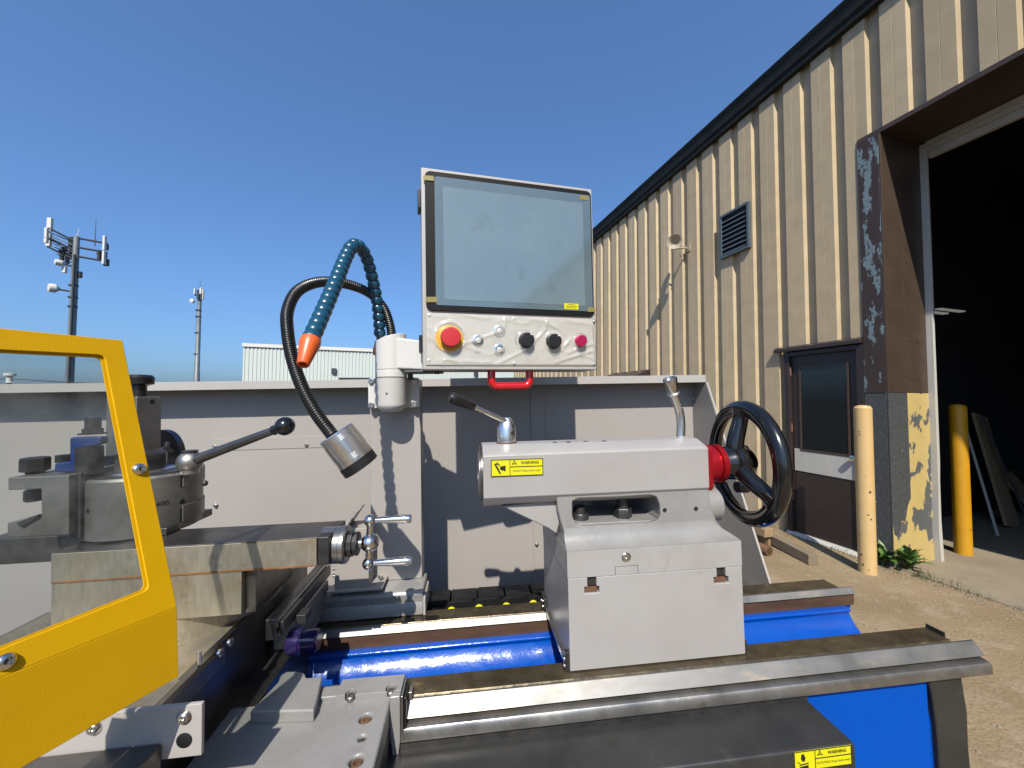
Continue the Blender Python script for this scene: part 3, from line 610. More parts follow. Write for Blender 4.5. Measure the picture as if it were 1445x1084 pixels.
def warning(parent, c, xa, na, W, H, line, sym):
    """yellow warning label: plate, black rules, pictogram, lettering"""
    xa, na = V(xa).normalized(), V(na).normalized(); za = na.cross(xa)       # za = up on the label
    P = lambda s, t, n=0: V(c)+xa*s+za*t+na*n
    def slab(s0, s1, t0, t1, n0, n1, mb): mb.hexa([P(s, t, n) for n in (n0, n1) for s, t in ((s0, t0), (s1, t0), (s1, t1), (s0, t1))]); return mb
    lb = part('warning_label', slab(-W/2, W/2, -H/2, H/2, .0001, .0005, MB()), M_['sticker'], parent)
    k = MB(); e = H*.045; n0, n1 = .0006, .0008
    i0 = W*.016
    for s0, s1, t0, t1 in ((-W/2, W/2, H/2-e, H/2), (-W/2, W/2, -H/2, -H/2+e), (-W/2, -W/2+e, -H/2+e, H/2-e), (W/2-e, W/2, -H/2+e, H/2-e), (-W*.145, -W*.133, -H/2+e, H/2-e), (-W*.133, W/2-e, .02*H, .07*H)):
        slab(s0, s1, t0, t1, n0, n1, k)
    part('border', k, M_['ink'], lb)
    def poly(pts, mb):
        A = [P(s*H, t*H, n0) for s, t in pts]; B = [P(s*H, t*H, n1) for s, t in pts]; mb.loft(A, B); return mb
    q = MB(); ox = -W/2/H+.18
    if sym == 'crush':
        for pts in ([(.02, .22), (.10, .30), (.34, -.02), (.52, -.34), (.40, -.34)], [(.16, .22), (.20, .36), (.25, .36), (.27, .18)], [(.26, .20), (.29, .34), (.33, .33), (.34, .16)], [(.34, .18), (.41, .26), (.44, .22), (.40, .08)],
                    [(.42, -.02), (.52, .12), (.60, .10), (.86, .14), (.86, -.20), (.62, -.14), (.54, -.14)]): poly([(s*.8+ox, t) for s, t in pts], q)
    else:
        for pts in ([(.30, .34), (.46, .36), (.58, .16), (.52, -.02), (.36, -.02), (.26, .12)], [(.0, .02), (.20, -.10), (.30, -.16), (.02, -.06)], [(.14, -.16), (.78, -.10), (.78, -.16), (.14, -.22)], [(.14, -.27), (.78, -.22), (.78, -.38), (.14, -.40)]): poly([(s*.8+ox, t) for s, t in pts], q)
    part('symbol', q, M_['ink'], lb)
    tri = MB(); cx = -W*.055/H
    a, h = .13, .2; c0 = .30
    for p0, p1 in (((cx-a, c0-h/2), (cx+a, c0-h/2)), ((cx+a, c0-h/2), (cx, c0+h*.62)), ((cx, c0+h*.62), (cx-a, c0-h/2))):
        d = V((p1[0]-p0[0], p1[1]-p0[1])).normalized()*.018; nn = (-d.y, d.x)
        poly([(p0[0]-d.x, p0[1]-d.y), (p1[0]+d.x, p1[1]+d.y), (p1[0]+d.x+nn[0]*2, p1[1]+d.y+nn[1]*2), (p0[0]-d.x+nn[0]*2, p0[1]-d.y+nn[1]*2)], tri)
    part('triangle', tri, M_['ink'], lb)
    text('lettering', 'WARNING', H*.235, M_['ink'], lb, P(W*.245, H*.265, .0008), xa, na, bold=.0002, sx=.95)
    text('lettering', line, H*.17, M_['ink'], lb, P(W*.18, -H*.20, .0008), xa, na, sx=.9)
    return lb
l0, l1 = m(1120, 1070, 'y', .5525), m(1201, 1062, 'y', .5525)
warning(bd, V(((l0.x+l1.x)/2, .5524, m(1160, 1056, 'y', .5525).z-.0145)), (1, 0, 0), (0, -1, 0), l1.x-l0.x, .029, 'ROTATING! Keep hands away!', 'rotate')

# ---------------------------------------------------------------- splash guard behind
YS, YL = 1.25, 1.172; XW = m(976, 541, 'y', YS).x
sg = thing('splash_guard', 'long grey sheet metal splash guard with top lip standing behind the lathe', 'splash guard', (-.3, YS, -1.0))
zl0, zl1 = m(860, 541.6, 'y', YL).z, m(860, 531, 'y', YL).z
part('back_panel', MB().box(-2.6, XW, YS, YS+.002, -1.05, zl1-.002), M_['sheet'], sg)
part('top_lip', MB().prism([(YL, zl0), (YL, zl1), (YS+.003, zl1+.001), (YS+.003, zl1-.0015), (YL+.002, zl1-.002), (YL+.002, zl0)], 'x', -2.6, XW+.001), M_['sheet_light'], sg, bev=.0008)
wb = m(1084, 820, 'x', XW)
wing = [(YS+.003, zl1), (YL, zl1), (YL, zl0), (wb.y, wb.z), (wb.y-.12, wb.z-.28), (YS+.003, wb.z-.28)]
part('side_wing', MB().prism(wing, 'x', XW+.0012, XW+.003), M_['sheet'], sg)
fl = MB(); dirw = (V((0, wb.y-.12, wb.z-.28))-V((0, YL, zl0))); o_ = V((XW+.003, YL, zl0))
fl.obox(o_, (.004, 0, 0), dirw, (0, -.0025, 0)); part('wing_flange', fl, M_['sheet_light'], sg)
part('brace', MB().obox(V((XW+.0031, YL+.03, zl0-.02)), (.004, 0, 0), dirw*.92, (0, .012, 0)), M_['sheet'], sg)
def sx(px, py=650): return m(px, py, 'y', YS).x
def sz(px, py): return m(px, py, 'y', YS).z
part('joint_strip', MB().box(sx(750), sx(769), YS-.005, YS-.0005, -.9, zl1-.003), M_['sheet'], sg, bev=.001)
part('cover_plate', MB().box(sx(311, 690), sx(530, 690), YS-.0025, YS-.0004, sz(311, 752), sz(400, 634)), M_['sheet'], sg, bev=.0006)
part('cover_plate', MB().box(sx(300, 690), sx(530, 690), YS-.002, YS-.0004, sz(400, 633.2), sz(400, 617)), M_['sheet'], sg, bev=.0006)
sb = shared(MB().rev([(.0065, 0), (.0065, -.001), (.0045, -.0012), (.0045, -.004), (.003, -.006), (0, -.0065)], (0, 0, 0), (0, 1, 0), 14), 'bolt', M_['zinc'])
for px, py in ((433, 628), (305, 713), (304, 630), (757, 680), (757, 768), (757, 825), (977.5, 563)):
    q = m(px, py, 'y', YS); piece('bolt', sb, sg, (q.x, YS-.0025 if px < 700 else YS-.005, q.z))

# ---------------------------------------------------------------- energy chain behind the rear way
zc = m(680, 843, 'y', .965).z; zt_ = m(680, 829, 'y', 1.04)
ec = thing('cable_chain', 'black plastic cable chain with yellow discs lying behind the rear way', 'cable chain', (.0, 1.0, zc-.05))
lk = MB(); lk.box(0, .062, 0, .05, -.004, .0); lk.box(.003, .006, 0, .05, 0, .0012)
for y0 in (-.004, .05): lk.prism(rrect(-.018, .064, -.045, -.0045, .016, 4), 'y', y0, y0+.006)
lk.cyl((.0, -.0065, -.024), (.0, .0, -.024), .0195, 24); lk.box(.012, .05, .015, .018, 0, .0008)
lkm = shared(lk, 'link', M_['black']); dk = shared(MB().rev([(.0105, 0), (.0105, -.002), (.0085, -.003), (0, -.003)], (0, 0, 0), (0, 1, 0), 20), 'disc', M_['sticker'])
x0 = m(637, 856, 'y', .96).x; stp = m(676, 854, 'y', .96).x-x0
for i in range(-5, 9):
    l = piece('link', lkm, ec, (x0+stp*i, .965, zc+.0008*(i % 2)))
    d_ = bpy.data.objects.new('disc', dk); COL.objects.link(d_); d_.parent = l; d_.location = (0, -.0062, -.024)
part('tray', MB().box(-.6, XW-.01, .935, 1.022, zc-.056, zc-.05), M_['sheet'], ec)

# ---------------------------------------------------------------- tailstock
ts = thing('tailstock', 'grey cast tailstock with black handwheel clamped on the ways', 'tailstock', (.33, .78, ZB))
TF = .677
zsplit, zdeck = -.3192, -.2724
lo = part('base', MB().box(.1685, .4998, TF, .905, ZB+.0012, zsplit-.0004), M_['grey'], ts)
cutm = MB()
def qz(px, py): return m(px, py, 'y', TF)
for cx, cy in ((835.5, 814), (1018, 800)):
    a = qz(cx-6.5, cy); c = qz(cx+6.5, cy+15); d_ = qz(cx-10.5, cy+15); e_ = qz(cx+10.5, cy+22.5)
    zt0 = zsplit+.01
    cutm.box(a.x, c.x, TF-.01, TF+.02, c.z-.001, a.z); cutm.box(d_.x, e_.x, TF-.01, TF+.02, e_.z, d_.z)
cut(lo, cutm); bevmod(lo, .0015)
for cx, cy in ((835.5, 814), (1018, 800)):
    a = qz(cx-4.5, cy+2); e_ = qz(cx+6, cy+14); f_ = qz(cx-9, cy+17); g_ = qz(cx+8.5, cy+22)
    part('clamp_bolt', MB().box(a.x, e_.x, TF+.006, TF+.0199, e_.z, a.z), M_['black_oxide'], ts)  # dark bolt added so the slot looks shaded inside
    part('clamp_bolt_head', MB().box(f_.x, g_.x, TF+.004, TF+.0199, g_.z, f_.z), M_['rust'], ts)
up = part('upper_body', MB().box(.168, .5, TF, .905, zsplit+.0004, zdeck), M_['grey'], ts)
k = MB()
a, c = qz(868, 800), qz(900, 798)
for x in (a.x, c.x): k.box(x-.0005, x+.0005, TF-.01, TF+.004, zsplit-.001, a.z)
k.box(a.x-.0005, c.x+.0005, TF-.01, TF+.004, a.z-.0005, a.z+.0005)
ss = qz(884, 787); k.cyl((ss.x, TF-.01, ss.z), (ss.x, TF+.006, ss.z), .0088, 20)
cut(up, k); bevmod(up, .0012)
part('set_screw', MB().rev([(.0078, .001), (.0078, -.0035), (.0066, -.0045), (.0034, -.0045), (.003, .0), (0, .0)], (ss.x, TF+.0045, ss.z), (0, 1, 0), 20), M_['zinc'], ts)
# neck with window
YN = .705
def nz(px, py, y=YN): q = m(px, py, 'y', y); return (q.x, q.z)
nk = part('neck', MB().prism([nz(785, 700), nz(787, 718), nz(791, 735), nz(797, 756), nz(799, 776), nz(1034, 760), nz(1024, 750), nz(1012, 736), nz(1004, 718), nz(1000, 688)], 'y', YN, .825), M_['cast'], ts)
c0, c1 = nz(806, 742), nz(931, 702)
wn = [nz(808, 708), nz(816, 704), nz(870, 702), nz(918, 699), nz(927, 702), nz(931, 712), nz(932, 728), nz(928, 735), nz(915, 738), nz(822, 743), nz(812, 739), nz(808, 728)]
cut(nk, MB().prism(wn, 'y', YN-.02, .89)); bevmod(nk, .003, 3)
rows = [(TF+.0005, zdeck+.0004, .1685, .4995), (TF+.010, zdeck+.003, .1690, .498), (TF+.019, zdeck+.009, .1695, .490), (TF+.0255, zdeck+.020, .170, .472), (TF+.0285, zdeck+.034, .1705, .458), (TF+.0285, zdeck+.045, .171, .45)]
mb = MB(); rings = []
for y, z, x0_, x1_ in rows:
    rings.append(len(mb.v)); mb.v += [V((x0_, y, z)), V((x1_, y, z)), V((x1_, .86, z)), V((x0_, .86, z))]
for p_, q_ in zip(rings, rings[1:]):
    for i in range(4): mb.f.append([p_+i, p_+(i+1) % 4, q_+(i+1) % 4, q_+i])
part('deck_fillet', MB().prism([(.1685, zdeck), (.4995, zdeck), (.4995, zdeck+.0004), (.1685, zdeck+.0004)], 'y', TF+.001, .9), M_['cast'], ts)
mb.f.append([rings[-1]+i for i in range(4)])
df = part('fillet', mb, M_['cast'], ts, ang=60)
cut(df, MB().prism(wn, 'y', YN-.05, .89))
part('window_floor', MB().prism([nz(800, 741), nz(938, 735), nz(938, 745), nz(800, 750)], 'y', YN+.006, .86), M_['cast'], ts, bev=.002)
part('window_back', MB().box(.17, .43, .8255, .829, -.25, -.18), M_['steel_dark'], ts)
for px, py, r, h in ((819, 745, .0168, .030), (879, 742, .0178, .036)):
    q = m(px, py, 'y', YN+.035); n_ = 6 if px > 850 else 20
    part('clamp_nut', MB().rev([(r*.93, 0), (r, .002), (r, h-.002), (r*.93, h)], (q.x, q.y, q.z), (0, 0, 1), n_), M_['black_oxide'], ts)
    part('clamp_stud', MB().cyl((q.x, q.y, q.z+h), (q.x, q.y, q.z+h+(.012 if px < 850 else .03)), r*.62, 16), M_['black_oxide'], ts)
for px, py in ((938, 720), (982, 718)):
    q = m(px, py, 'y', YN); part('oil_hole', MB().rev([(.0028, -.0002), (.0040, -.0008), (.0042, .002)], (q.x, q.y, q.z), (0, 1, 0), 14), M_['ink'], ts)
# barrel
YBF = .700; xb0, xb1 = .0232, .457
br = [(YBF, -.103), (YBF+.004, -.0995), (.734, -.0876), (.740, -.0868), (.782, -.0868), (.818, -.1), (.822, -.105), (.822, -.172), (.812, -.19), (.79, -.201), (.735, -.201), (.712, -.192), (YBF+.001, -.178)]
bar = part('barrel', MB().prism(br, 'x', xb0, xb1), M_['grey'], ts, bev=.0012, ang=18)
part('barrel_nose', MB().rev([(.054, 0.001), (.054, -.0035), (.050, -.005), (.048, -.005), (.046, -.003), (.046, .0)], (xb0, .761, -.144), (1, 0, 0), 40), M_['steel_dark'], ts)
part('quill', MB().rev([(.044, 0), (.044, -.006), (.036, -.008), (.022, -.008), (.014, .02), (0, .02)], (xb0, .761, -.144), (1, 0, 0), 36), M_['steel_mid'], ts)
gu = MB(); gu.prism([nz(708, 716, .715), nz(790, 706, .715), nz(792, 736, .715), nz(787, 756, .715), nz(775, 748, .715)], 'y', .722, .81); part('gusset', gu, M_['grey'], ts, bev=.003)
for px, py in ((783, 624.5), (802, 624), (826, 623), (852, 622.5)):
    q = m(px, py, 'z', -.0868); part('plug', MB().rev([(.005, 0), (.005, .0006), (.003, .001), (0, .0006)], q, (0, 0, 1), 14), M_['zinc'] if px != 802 else M_['black_oxide'], ts)
warning(ts, V(((m(692, 660, 'y', YBF).x+m(767, 658, 'y', YBF).x)/2, YBF-.0002, (m(729, 647.5, 'y', YBF).z+m(729, 672, 'y', YBF).z)/2)), (1, 0, -.004), (0, -1, 0), .0955, .0305, 'CRUSH! Keep hands away!', 'crush')
# clamp lever
YH = .760
hb = m(715, 622, 'y', YH); ht = m(715.5, 586, 'y', YH); hm_ = m(715, 601, 'y', YH)
lv = part('clamp_lever', MB().rev([(.0192, 0), (.0192, .003), (.0183, .004), (.0183, hm_.z-hb.z), (.0105, ht.z-hb.z-.002), (.0085, ht.z-hb.z), (0, ht.z-hb.z)], (hb.x, YH, -.0868), (0, 0, 1), 36), M_['alu'], ts)
part('washer', MB().rev([(.0205, 0), (.0205, .0025), (.0, .0025)], (hb.x, YH, -.0868), (0, 0, 1), 30), M_['rust'], ts)
r0, r1, r2 = m(714, 595, 'y', YH-.008), m(668, 574, 'y', .735), m(634, 560, 'y', .718)
part('rod', MB().cyl(r0, r1, .0052, 14), M_['chrome'], lv)
d_ = (r2-r1).normalized(); Lk = (r2-r1).length
part('grip', MB().rev([(.0, -.003), (.0075, -.002), (.0085, 0), (.0105, Lk*.7), (.0108, Lk*.88), (.0085, Lk*.98), (0, Lk)], r1, d_, 20), M_['black'], lv)
q = m(724, 611, 'y', YH-.018); part('grub_screw', MB().rev([(0, -.0003), (.0028, -.0006), (.0032, .001)], q, (-.3, 1, 0), 12), M_['ink'], lv)
# locking handle
YK = .775
pth = spline([m(960, 622, 'y', YK), m(961, 600, 'y', YK), m(959, 582, 'y', YK), m(954, 566, 'y', YK-.003), m(949, 553, 'y', YK-.006)], 6)
lh = part('lock_handle', MB().tube(pth, .0088, 16), M_['alu'], ts)
c0, c1 = m(951, 557, 'y', YK-.005), m(945, 534, 'y', YK-.012); Lc = (c1-c0).length
part('collar', MB().rev([(.0105, -.002), (.0125, 0), (.0125, .003), (.0105, .005)], c0, c1-c0, 20), M_['alu'], lh)
part('cap', MB().rev([(.0095, .003), (.0105, .006), (.0145, Lc-.002), (.0138, Lc), (.012, Lc), (.0105, Lc-.004), (0, Lc-.004)], c0, c1-c0, 28), M_['zinc'], lh)
# red bearing and handwheel
ZA = -.1435; YA = .761
part('bearing_flange', MB().prism(rrect(.706, .816, ZA-.0445, ZA+.045, .012), 'x', xb1+.0005, xb1+.0125), M_['red'], ts, bev=.0012)
for y in (.722, .80):
    for z in (ZA-.035, ZA+.035): part('flange_bolt', MB().rev([(.0045, 0), (.0045, .003), (.002, .0045), (0, .0045)], (xb1+.0125, y, z), (1, 0, 0), 14), M_['zinc'], ts)
part('graduated_collar', MB().rev([(.0375, .0125), (.0375, .044), (.034, .045), (.034, .048), (.0395, .049), (.0395, .060), (.036, .062), (0, .062)], (xb1, YA, ZA), (1, 0, 0), 44), M_['red'], ts)
HX = .571
hw = part('handwheel', MB().rev([(.026, xb1+.062-HX), (.028, xb1+.066-HX), (.028, -.045), (.034, -.035), (.036, -.01), (.030, .012), (.02, .022), (0, .024)], (HX, YA, ZA), (1, 0, 0), 36), M_['blackgloss'], ts)
RW = .1165
yw = R(6)
def wp_(a, r, dx=0): return V((HX+dx+math.sin(yw)*r*math.cos(a), YA+math.cos(yw)*r*math.cos(a), ZA+r*math.sin(a)))
part('rim', MB().tube([wp_(2*math.pi*i/72, RW, .006) for i in range(72)], .0142, 16, True), M_['blackgloss'], hw)
part('rim_lip', MB().tube([wp_(2*math.pi*i/72, RW-.0125, .001) for i in range(72)], .0058, 10, True), M_['blackgloss'], hw)
for a in (92, 212, 332):
    a = R(a); pts = [wp_(a, .015, -.018), wp_(a, .045, -.014), wp_(a, .08, -.004), wp_(a, .112, .004)]
    part('spoke', MB().tube(spline(pts, 5), [.019-.0055*i/15 if i < 12 else .0135+.0015*(i-11) for i in range(16)], 16), M_['blackgloss'], hw)
for a, r in ((25, .045), (300, .07)):
    p_ = wp_(R(a), r, .008); part('knob', MB().rev([(.012, 0), (.014, .02), (.011, .03), (0, .032)], p_, (1, 0, 0), 18), M_['blackgloss'], hw)
bs = m(1004, 712, 'y', .745)
part('clamp_boss', MB().rev([(.034, -.03), (.034, .022), (.031, .025), (0, .025)], (bs.x-.012, .752, bs.z), (1, 0, 0), 32), M_['cast'], ts)
# wipers at the foot
part('wiper_strip', MB().box(.1625, .1682, .690, .866, ZB+.0004, ZB+.013), M_['steel_mid'], ts, bev=.001)
part('wiper', MB().box(.1600, .1683, TF+.001, .6885, ZB+.0004, ZB+.034), M_['black_oxide'], ts, bev=.001)
part('wiper', MB().box(.1600, .1683, .868, .903, ZB+.0004, ZB+.030), M_['black_oxide'], ts, bev=.001)
part('wiper', MB().box(.5, .5045, TF+.001, .70, ZB+.0004, ZB+.025), M_['black_oxide'], ts, bev=.001)
wsb = shared(MB().rev([(.0035, 0), (.0035, .002), (.0015, .003), (0, .003)], (0, 0, 0), (-1, 0, 0), 12), 'wiper_screw', M_['zinc'])
for y, z in ((.681, ZB+.010), (.681, ZB+.022), (.880, ZB+.008), (.880, ZB+.02), (.895, ZB+.014)): piece('wiper_screw', wsb, ts, (.16, y, z))

# ---------------------------------------------------------------- carriage (saddle, cross slide, compound)
cr = thing('carriage', 'grey lathe carriage with steel compound slide and ball handle', 'carriage', (-.4, .75, ZB))
ZW = -.465
wg = MB(); wg.prism([(-.37, .40), (-.1265, .40), (-.1285, .640), (-.129, .655), (-.212, .657), (-.33, .655), (-.37, .655)], 'z', -.50, ZW)
saddle = part('saddle_wing', wg, M_['cast'], cr)
blk = MB(); blk.prism([(-.2125, .640), (-.113, .638), (-.1125, .674), (-.2125, .676)], 'z', -.4795, -.4535)
block = part('saddle_block', blk, M_['cast'], cr)
cb1, cb2 = MB(), MB(); heads = []
for px, py, z, dark in ((495, 978, -.4535, 0), (552, 971, -.4535, 0), (516, 1013, ZW, 1), (511, 1041, ZW, 2), (503, 1073, ZW, 1)):
    q = m(px, py, 'z', z); r = .0085 if dark < 2 else .0048
    (cb1 if z == ZW else cb2).cyl(q-V((0, 0, .009)), q+V((0, 0, .01)), r, 20); heads.append((q, r, dark))
cut(saddle, cb1); bevmod(saddle, .004, 3); cut(block, cb2); bevmod(block, .005, 3)
for q, r, dark in heads:
    part('cap_screw', MB().rev([(r*.82, -.0088), (r*.82, -.004), (r*.7, -.003), (r*.42, -.003), (r*.38, -.0075), (0, -.0075)], q, (0, 0, 1), 20), M_['rust'] if dark == 1 else M_['steel_mid'], cr)
tg = [m(px, py, 'z', -.4475) for px, py in ((366, 1004), (352, 1004), (392, 962), (396, 952), (405, 947), (420, 946.5), (430, 949), (433, 956), (455, 954), (448, 985), (443, 1002))]
t_ = MB(); t_.prism([(p.x, p.y) for p in tg], 'z', ZW-.001, -.4475); part('saddle_pad', t_, M_['cast'], cr, bev=.003, seg=3)
part('saddle_step', MB().box(-.24, -.2135, .648, .672, ZW-.001, -.459), M_['cast'], cr, bev=.002)
part('saddle_end', MB().prism([(-.1285, -.4538), (-.1125, -.4538), (-.1125, -.520), (-.118, -.56), (-.1235, -.56), (-.1285, -.5)], 'y', .6265, .6375), M_['cast'], cr, bev=.002)
part('saddle_side', MB().box(-.36, -.129, .42, .626, -.56, -.501), M_['steel_dark'], cr)
part('way_wiper', MB().box(-.1122, -.1085, .6285, .672, -.522, -.456), M_['steel_mid'], cr, bev=.001)
part('wiper_rubber', MB().box(-.1082, -.1045, .633, .668, -.512, -.462), M_['rubber'], cr, bev=.001)
part('wiper_block', MB().box(-.1042, -.098, .652, .668, -.4798, -.468), M_['steel_mid'], cr, bev=.001)
part('bridge', MB().box(-.75, -.335, .60, .93, -.56, -.4655), M_['steel_dark'], cr, bev=.002)
xcs = -.3815
part('cross_slide', MB().prism([(.474, -.4862), (.83, -.4862), (.80, -.372), (.785, -.3625), (.474, -.3625)], 'x', -.75, xcs), M_['steel_dark'], cr, bev=.0015)
part('rear_slide', MB().box(-.75, xcs-.006, .80, .98, -.4862, -.3625), M_['steel_dark'], cr, bev=.0015)
part('slide_top', MB().prism([(-.74, .50), (xcs-.004, .50), (xcs-.004, .98), (-.74, .98)], 'z', -.3622, -.3595), M_['steel_gold'], cr, bev=.001)
edg = MB(); edg.prism([(-.384, -.357), (-.372, -.357), (-.367, -.362), (-.367, -.386), (-.380, -.386), (-.3805, -.3625)], 'y', .498, .635); part('edge_strip', edg, M_['steel_dark'], cr, bev=.001)
part('strip_top', MB().prism([(-.50, .486), (-.395, .486), (-.378, .500), (-.378, .56), (-.50, .56)], 'z', -.3592, -.3565), M_['steel_mid'], cr, bev=.001)
for px, py in ((309, 922), (323, 907)):
    q = m(px, py, 'x', -.367); part('strip_bolt', MB().rev([(.006, 0), (.006, .0035), (.0045, .0045), (.0022, .0045), (.002, .002), (0, .002)], q, (1, 0, 0), 16), M_['zinc'], cr)
q = m(281, 938, 'z', -.356); part('pin', MB().cyl(q, q+V((0, 0, .017)), .0028, 12, .0006), M_['zinc'], cr)
part('rear_cover', MB().box(-.374, -.3225, .79, .93, -.466, -.400), M_['cast'], cr, bev=.002)
part('scale_rail', MB().box(-.3215, -.306, .655, .86, -.37, -.338), M_['steel_dark'], cr, bev=.001)
part('scale_rail', MB().box(-.3035, -.297, .66, .87, -.365, -.345), M_['black_oxide'], cr, bev=.001)
part('scale_lip', MB().box(-.3055, -.3038, .657, .865, -.352, -.340), M_['alu'], cr)
part('scale_head', MB().box(-.296, -.280, .70, .725, -.372, -.358), M_['black_oxide'], cr, bev=.001)
# swivel and compound
YF = .65
part('swivel_base', MB().rev([(.135, -.3593), (.135, -.322), (.132, -.318), (0, -.318)], (-.50, .778, 0), (0, 0, 1), 64), M_['steel_gold'], cr)
zt0, zm0, zb0 = -.2152, -.2573, -.3085
def mx(px, py, y=YF): return m(px, py, 'y', y).x
xl = mx(71.6, 800); xr = mx(446.6, 780); xr2 = mx(340, 830)
part('compound_base', MB().box(xl, xr2, YF+.0015, .80, zb0-.0165, zm0-.0012), M_['steel_gold'], cr, bev=.001)
part('gib_strip', MB().box(xl+.001, xr-.001, YF-.0006, .66, zm0-.0012, zm0+.0012), mat('rust_line', (.36, .15, .03), .7, col2=(.20, .09, .03), vscale=50), cr, label='rust stained gap line')
part('edge_stain', MB().box(xr2, xr-.001, YF-.0004, .655, zt0-.0022, zt0-.0007), mat('oil_line', (.22, .15, .06), .5, col2=(.45, .38, .26), vscale=70, stretch=(.3, 1, 1)), cr)
part('compound_side', MB().box(xr2+.0005, xr2+.016, YF+.012, .79, zb0-.02, zm0-.002), M_['steel_dark'], cr, bev=.001)
part('compound_slide', MB().box(xl, xr, YF, .734, zm0, zt0-.0006), M_['steel_gold'], cr, bev=.0008)
part('compound_top', MB().box(xl, xr+.002, YF+.0004, .7345, zt0-.0005, zt0+.0012), M_['steel_dark'], cr, bev=.0008)
part('compound_rear', MB().box(-.80, -.60, .736, .90, zm0, zt0), M_['steel_dark'], cr, bev=.001)
part('compound_end', MB().box(xr+.0005, xr+.018, YF+.002, .738, zm0-.002, zt0+.001), M_['black_oxide'], cr, bev=.002)
ax0 = m(452, 769, 'y', .688); YX, ZX = .688, m(522, 766, 'y', .688).z
def hx(px): return m(px, 766, 'y', YX).x
part('bearing_housing', MB().rev([(.029, hx(456)), (.0295, hx(460)), (.0295, hx(474)), (.0285, hx(475)), (.0295, hx(476)), (.0295, hx(483)), (.0305, hx(484)), (.0305, hx(490)), (.0275, hx(492)), (0, hx(492))], (0, YX, ZX), (1, 0, 0), 44), M_['steel_mid'], cr)
part('locknut', MB().rev([(.0205, hx(491)), (.0205, hx(499)), (.0165, hx(499.5)), (.0165, hx(501.5)), (.0195, hx(502)), (.0195, hx(506)), (.016, hx(507)), (0, hx(507))], (0, YX, ZX), (1, 0, 0), 10), M_['black_oxide'], cr)
part('shaft', MB().cyl((hx(505), YX, ZX), (hx(520), YX, ZX), .0085, 20), M_['steel_mid'], cr)
hc = m(522, 766, 'y', YX); ht_, hb_ = m(522.5, 734.5, 'y', YX), m(520, 795, 'y', YX)
bh = part('ball_handle', MB().ball(hc, .0152, 24).ball(ht_, .0103, 20).ball(hb_, .0103, 20), M_['chrome'], cr)
part('crossbar', MB().cyl(ht_, hb_, .0055, 16), M_['chrome'], bh)
for p_, px, py in ((ht_, 580, 732), (hb_, 580, 791)):
    e = m(px, py, 'y', YX); d_ = e-p_; Lh = d_.length
    part('grip', MB().rev([(.0045, 0), (.005, Lh*.2), (.0068, Lh*.5), (.0074, Lh*.85), (.0072, Lh-.003), (.0062, Lh), (0, Lh)], p_, d_, 20), M_['chrome'], bh)
# rear arm with bracket
ra = MB(); ra.prism([(.897, ZB+.0008), (.897, -.466), (.903, -.452), (.9, -.435), (.905, -.428), (.925, -.424), (.985, -.424), (.985, ZB+.0008)], 'x', -.335, m(597, 862, 'y', .897).x); part('rear_arm', ra, M_['cast'], cr, bev=.003)
part('arm_end_plate', MB().box(m(597, 862, 'y', .897).x+.0003, m(600.5, 862, 'y', .897).x, .896, .975, ZB+.0008, -.44), M_['sheet_light'], cr, bev=.001)
y_ = .905
def ry(px, py, y=y_): return m(px, py, 'y', y)
a, c = ry(472, 832), ry(520, 745); part('limit_box', MB().box(a.x, c.x, y_, y_+.06, a.z, c.z), M_['sheet'], cr, bev=.001)
a, c = ry(463, 835), ry(541, 828); part('bracket_plate', MB().obox((a.x, y_-.012, a.z), (c.x-a.x, 0, 0), (.0, .085, 0), (0, 0, .005)), M_['sheet'], cr, bev=.001)
a, c = ry(485, 748), ry(503, 722); part('deflector', MB().hexa([(a.x, y_+.01, a.z), (a.x+.004, y_+.01, a.z), (a.x+.004, y_+.06, a.z), (a.x, y_+.06, a.z), (c.x, y_+.0, c.z), (c.x+.003, y_+.0, c.z), (c.x+.003, y_+.06, c.z), (c.x, y_+.06, c.z)]), M_['sheet'], cr)
for px, py in ((537, 815), (535, 824)): 
    q = ry(px, py, .93); part('bracket_screw', MB().rev([(.0055, 0), (.0055, .003), (.002, .004), (0, .004)], q, (0, -.4, 1), 14), M_['zinc'], cr)
for py in (803, 809, 813):
    q = ry(472, py); part('box_screw', MB().rev([(.003, 0), (.003, .003), (0, .004)], q, (-1, -.2, 0), 10), M_['zinc'], cr)
pa, pc = m(409, 906, 'y', .77), m(451, 906, 'y', .77)
part('thread_plug', MB().rev([(.0215, 0), (.0225, .004), (.0225, .02), (.0195, .022), (.0195, (pc.x-pa.x)-.004), (.0165, pc.x-pa.x), (0, pc.x-pa.x)], pa, (1, 0, 0), 12), M_['purple'], cr, label='violet clear plastic plug')
# front plate under the cross slide
YP = .468
a, c = m(40, 1066, 'y', YP), m(285, 993, 'y', YP)
fp = part('front_plate', MB().box(-.75, c.x, YP, YP+.005, a.z-.02, c.z), M_['sheet_light'], cr, bev=.001)
for px, py in ((260, 1012), (133, 1027)):
    q = m(px, py, 'y', YP); part('plate_screw', MB().rev([(.0078, 0), (.0078, .0006), (.0055, .0008), (.0055, .003), (.0045, .004), (.0022, .004), (.002, .0015), (0, .0015)], q, (0, -1, 0), 18), M_['zinc'], cr)
q = m(260, 1045, 'y', YP); part('plate_hole', MB().rev([(0, .0004), (.0072, .0006), (.0082, .0001)], q, (0, -1, 0), 18), M_['ink'], cr)
q = m(230, 1047, 'y', YP); part('lead_screw_cover', MB().prism([(YP-.0005, q.z), (.36, q.z), (.36, q.z-.1), (YP-.0005, q.z-.1)], 'x', -.75, q.x), M_['steel_dark'], cr, bev=.003)
part('slide_front', MB().box(-.75, xcs-.004, YP+.0055, .4735, -.56, -.368), M_['steel_mid'], cr)

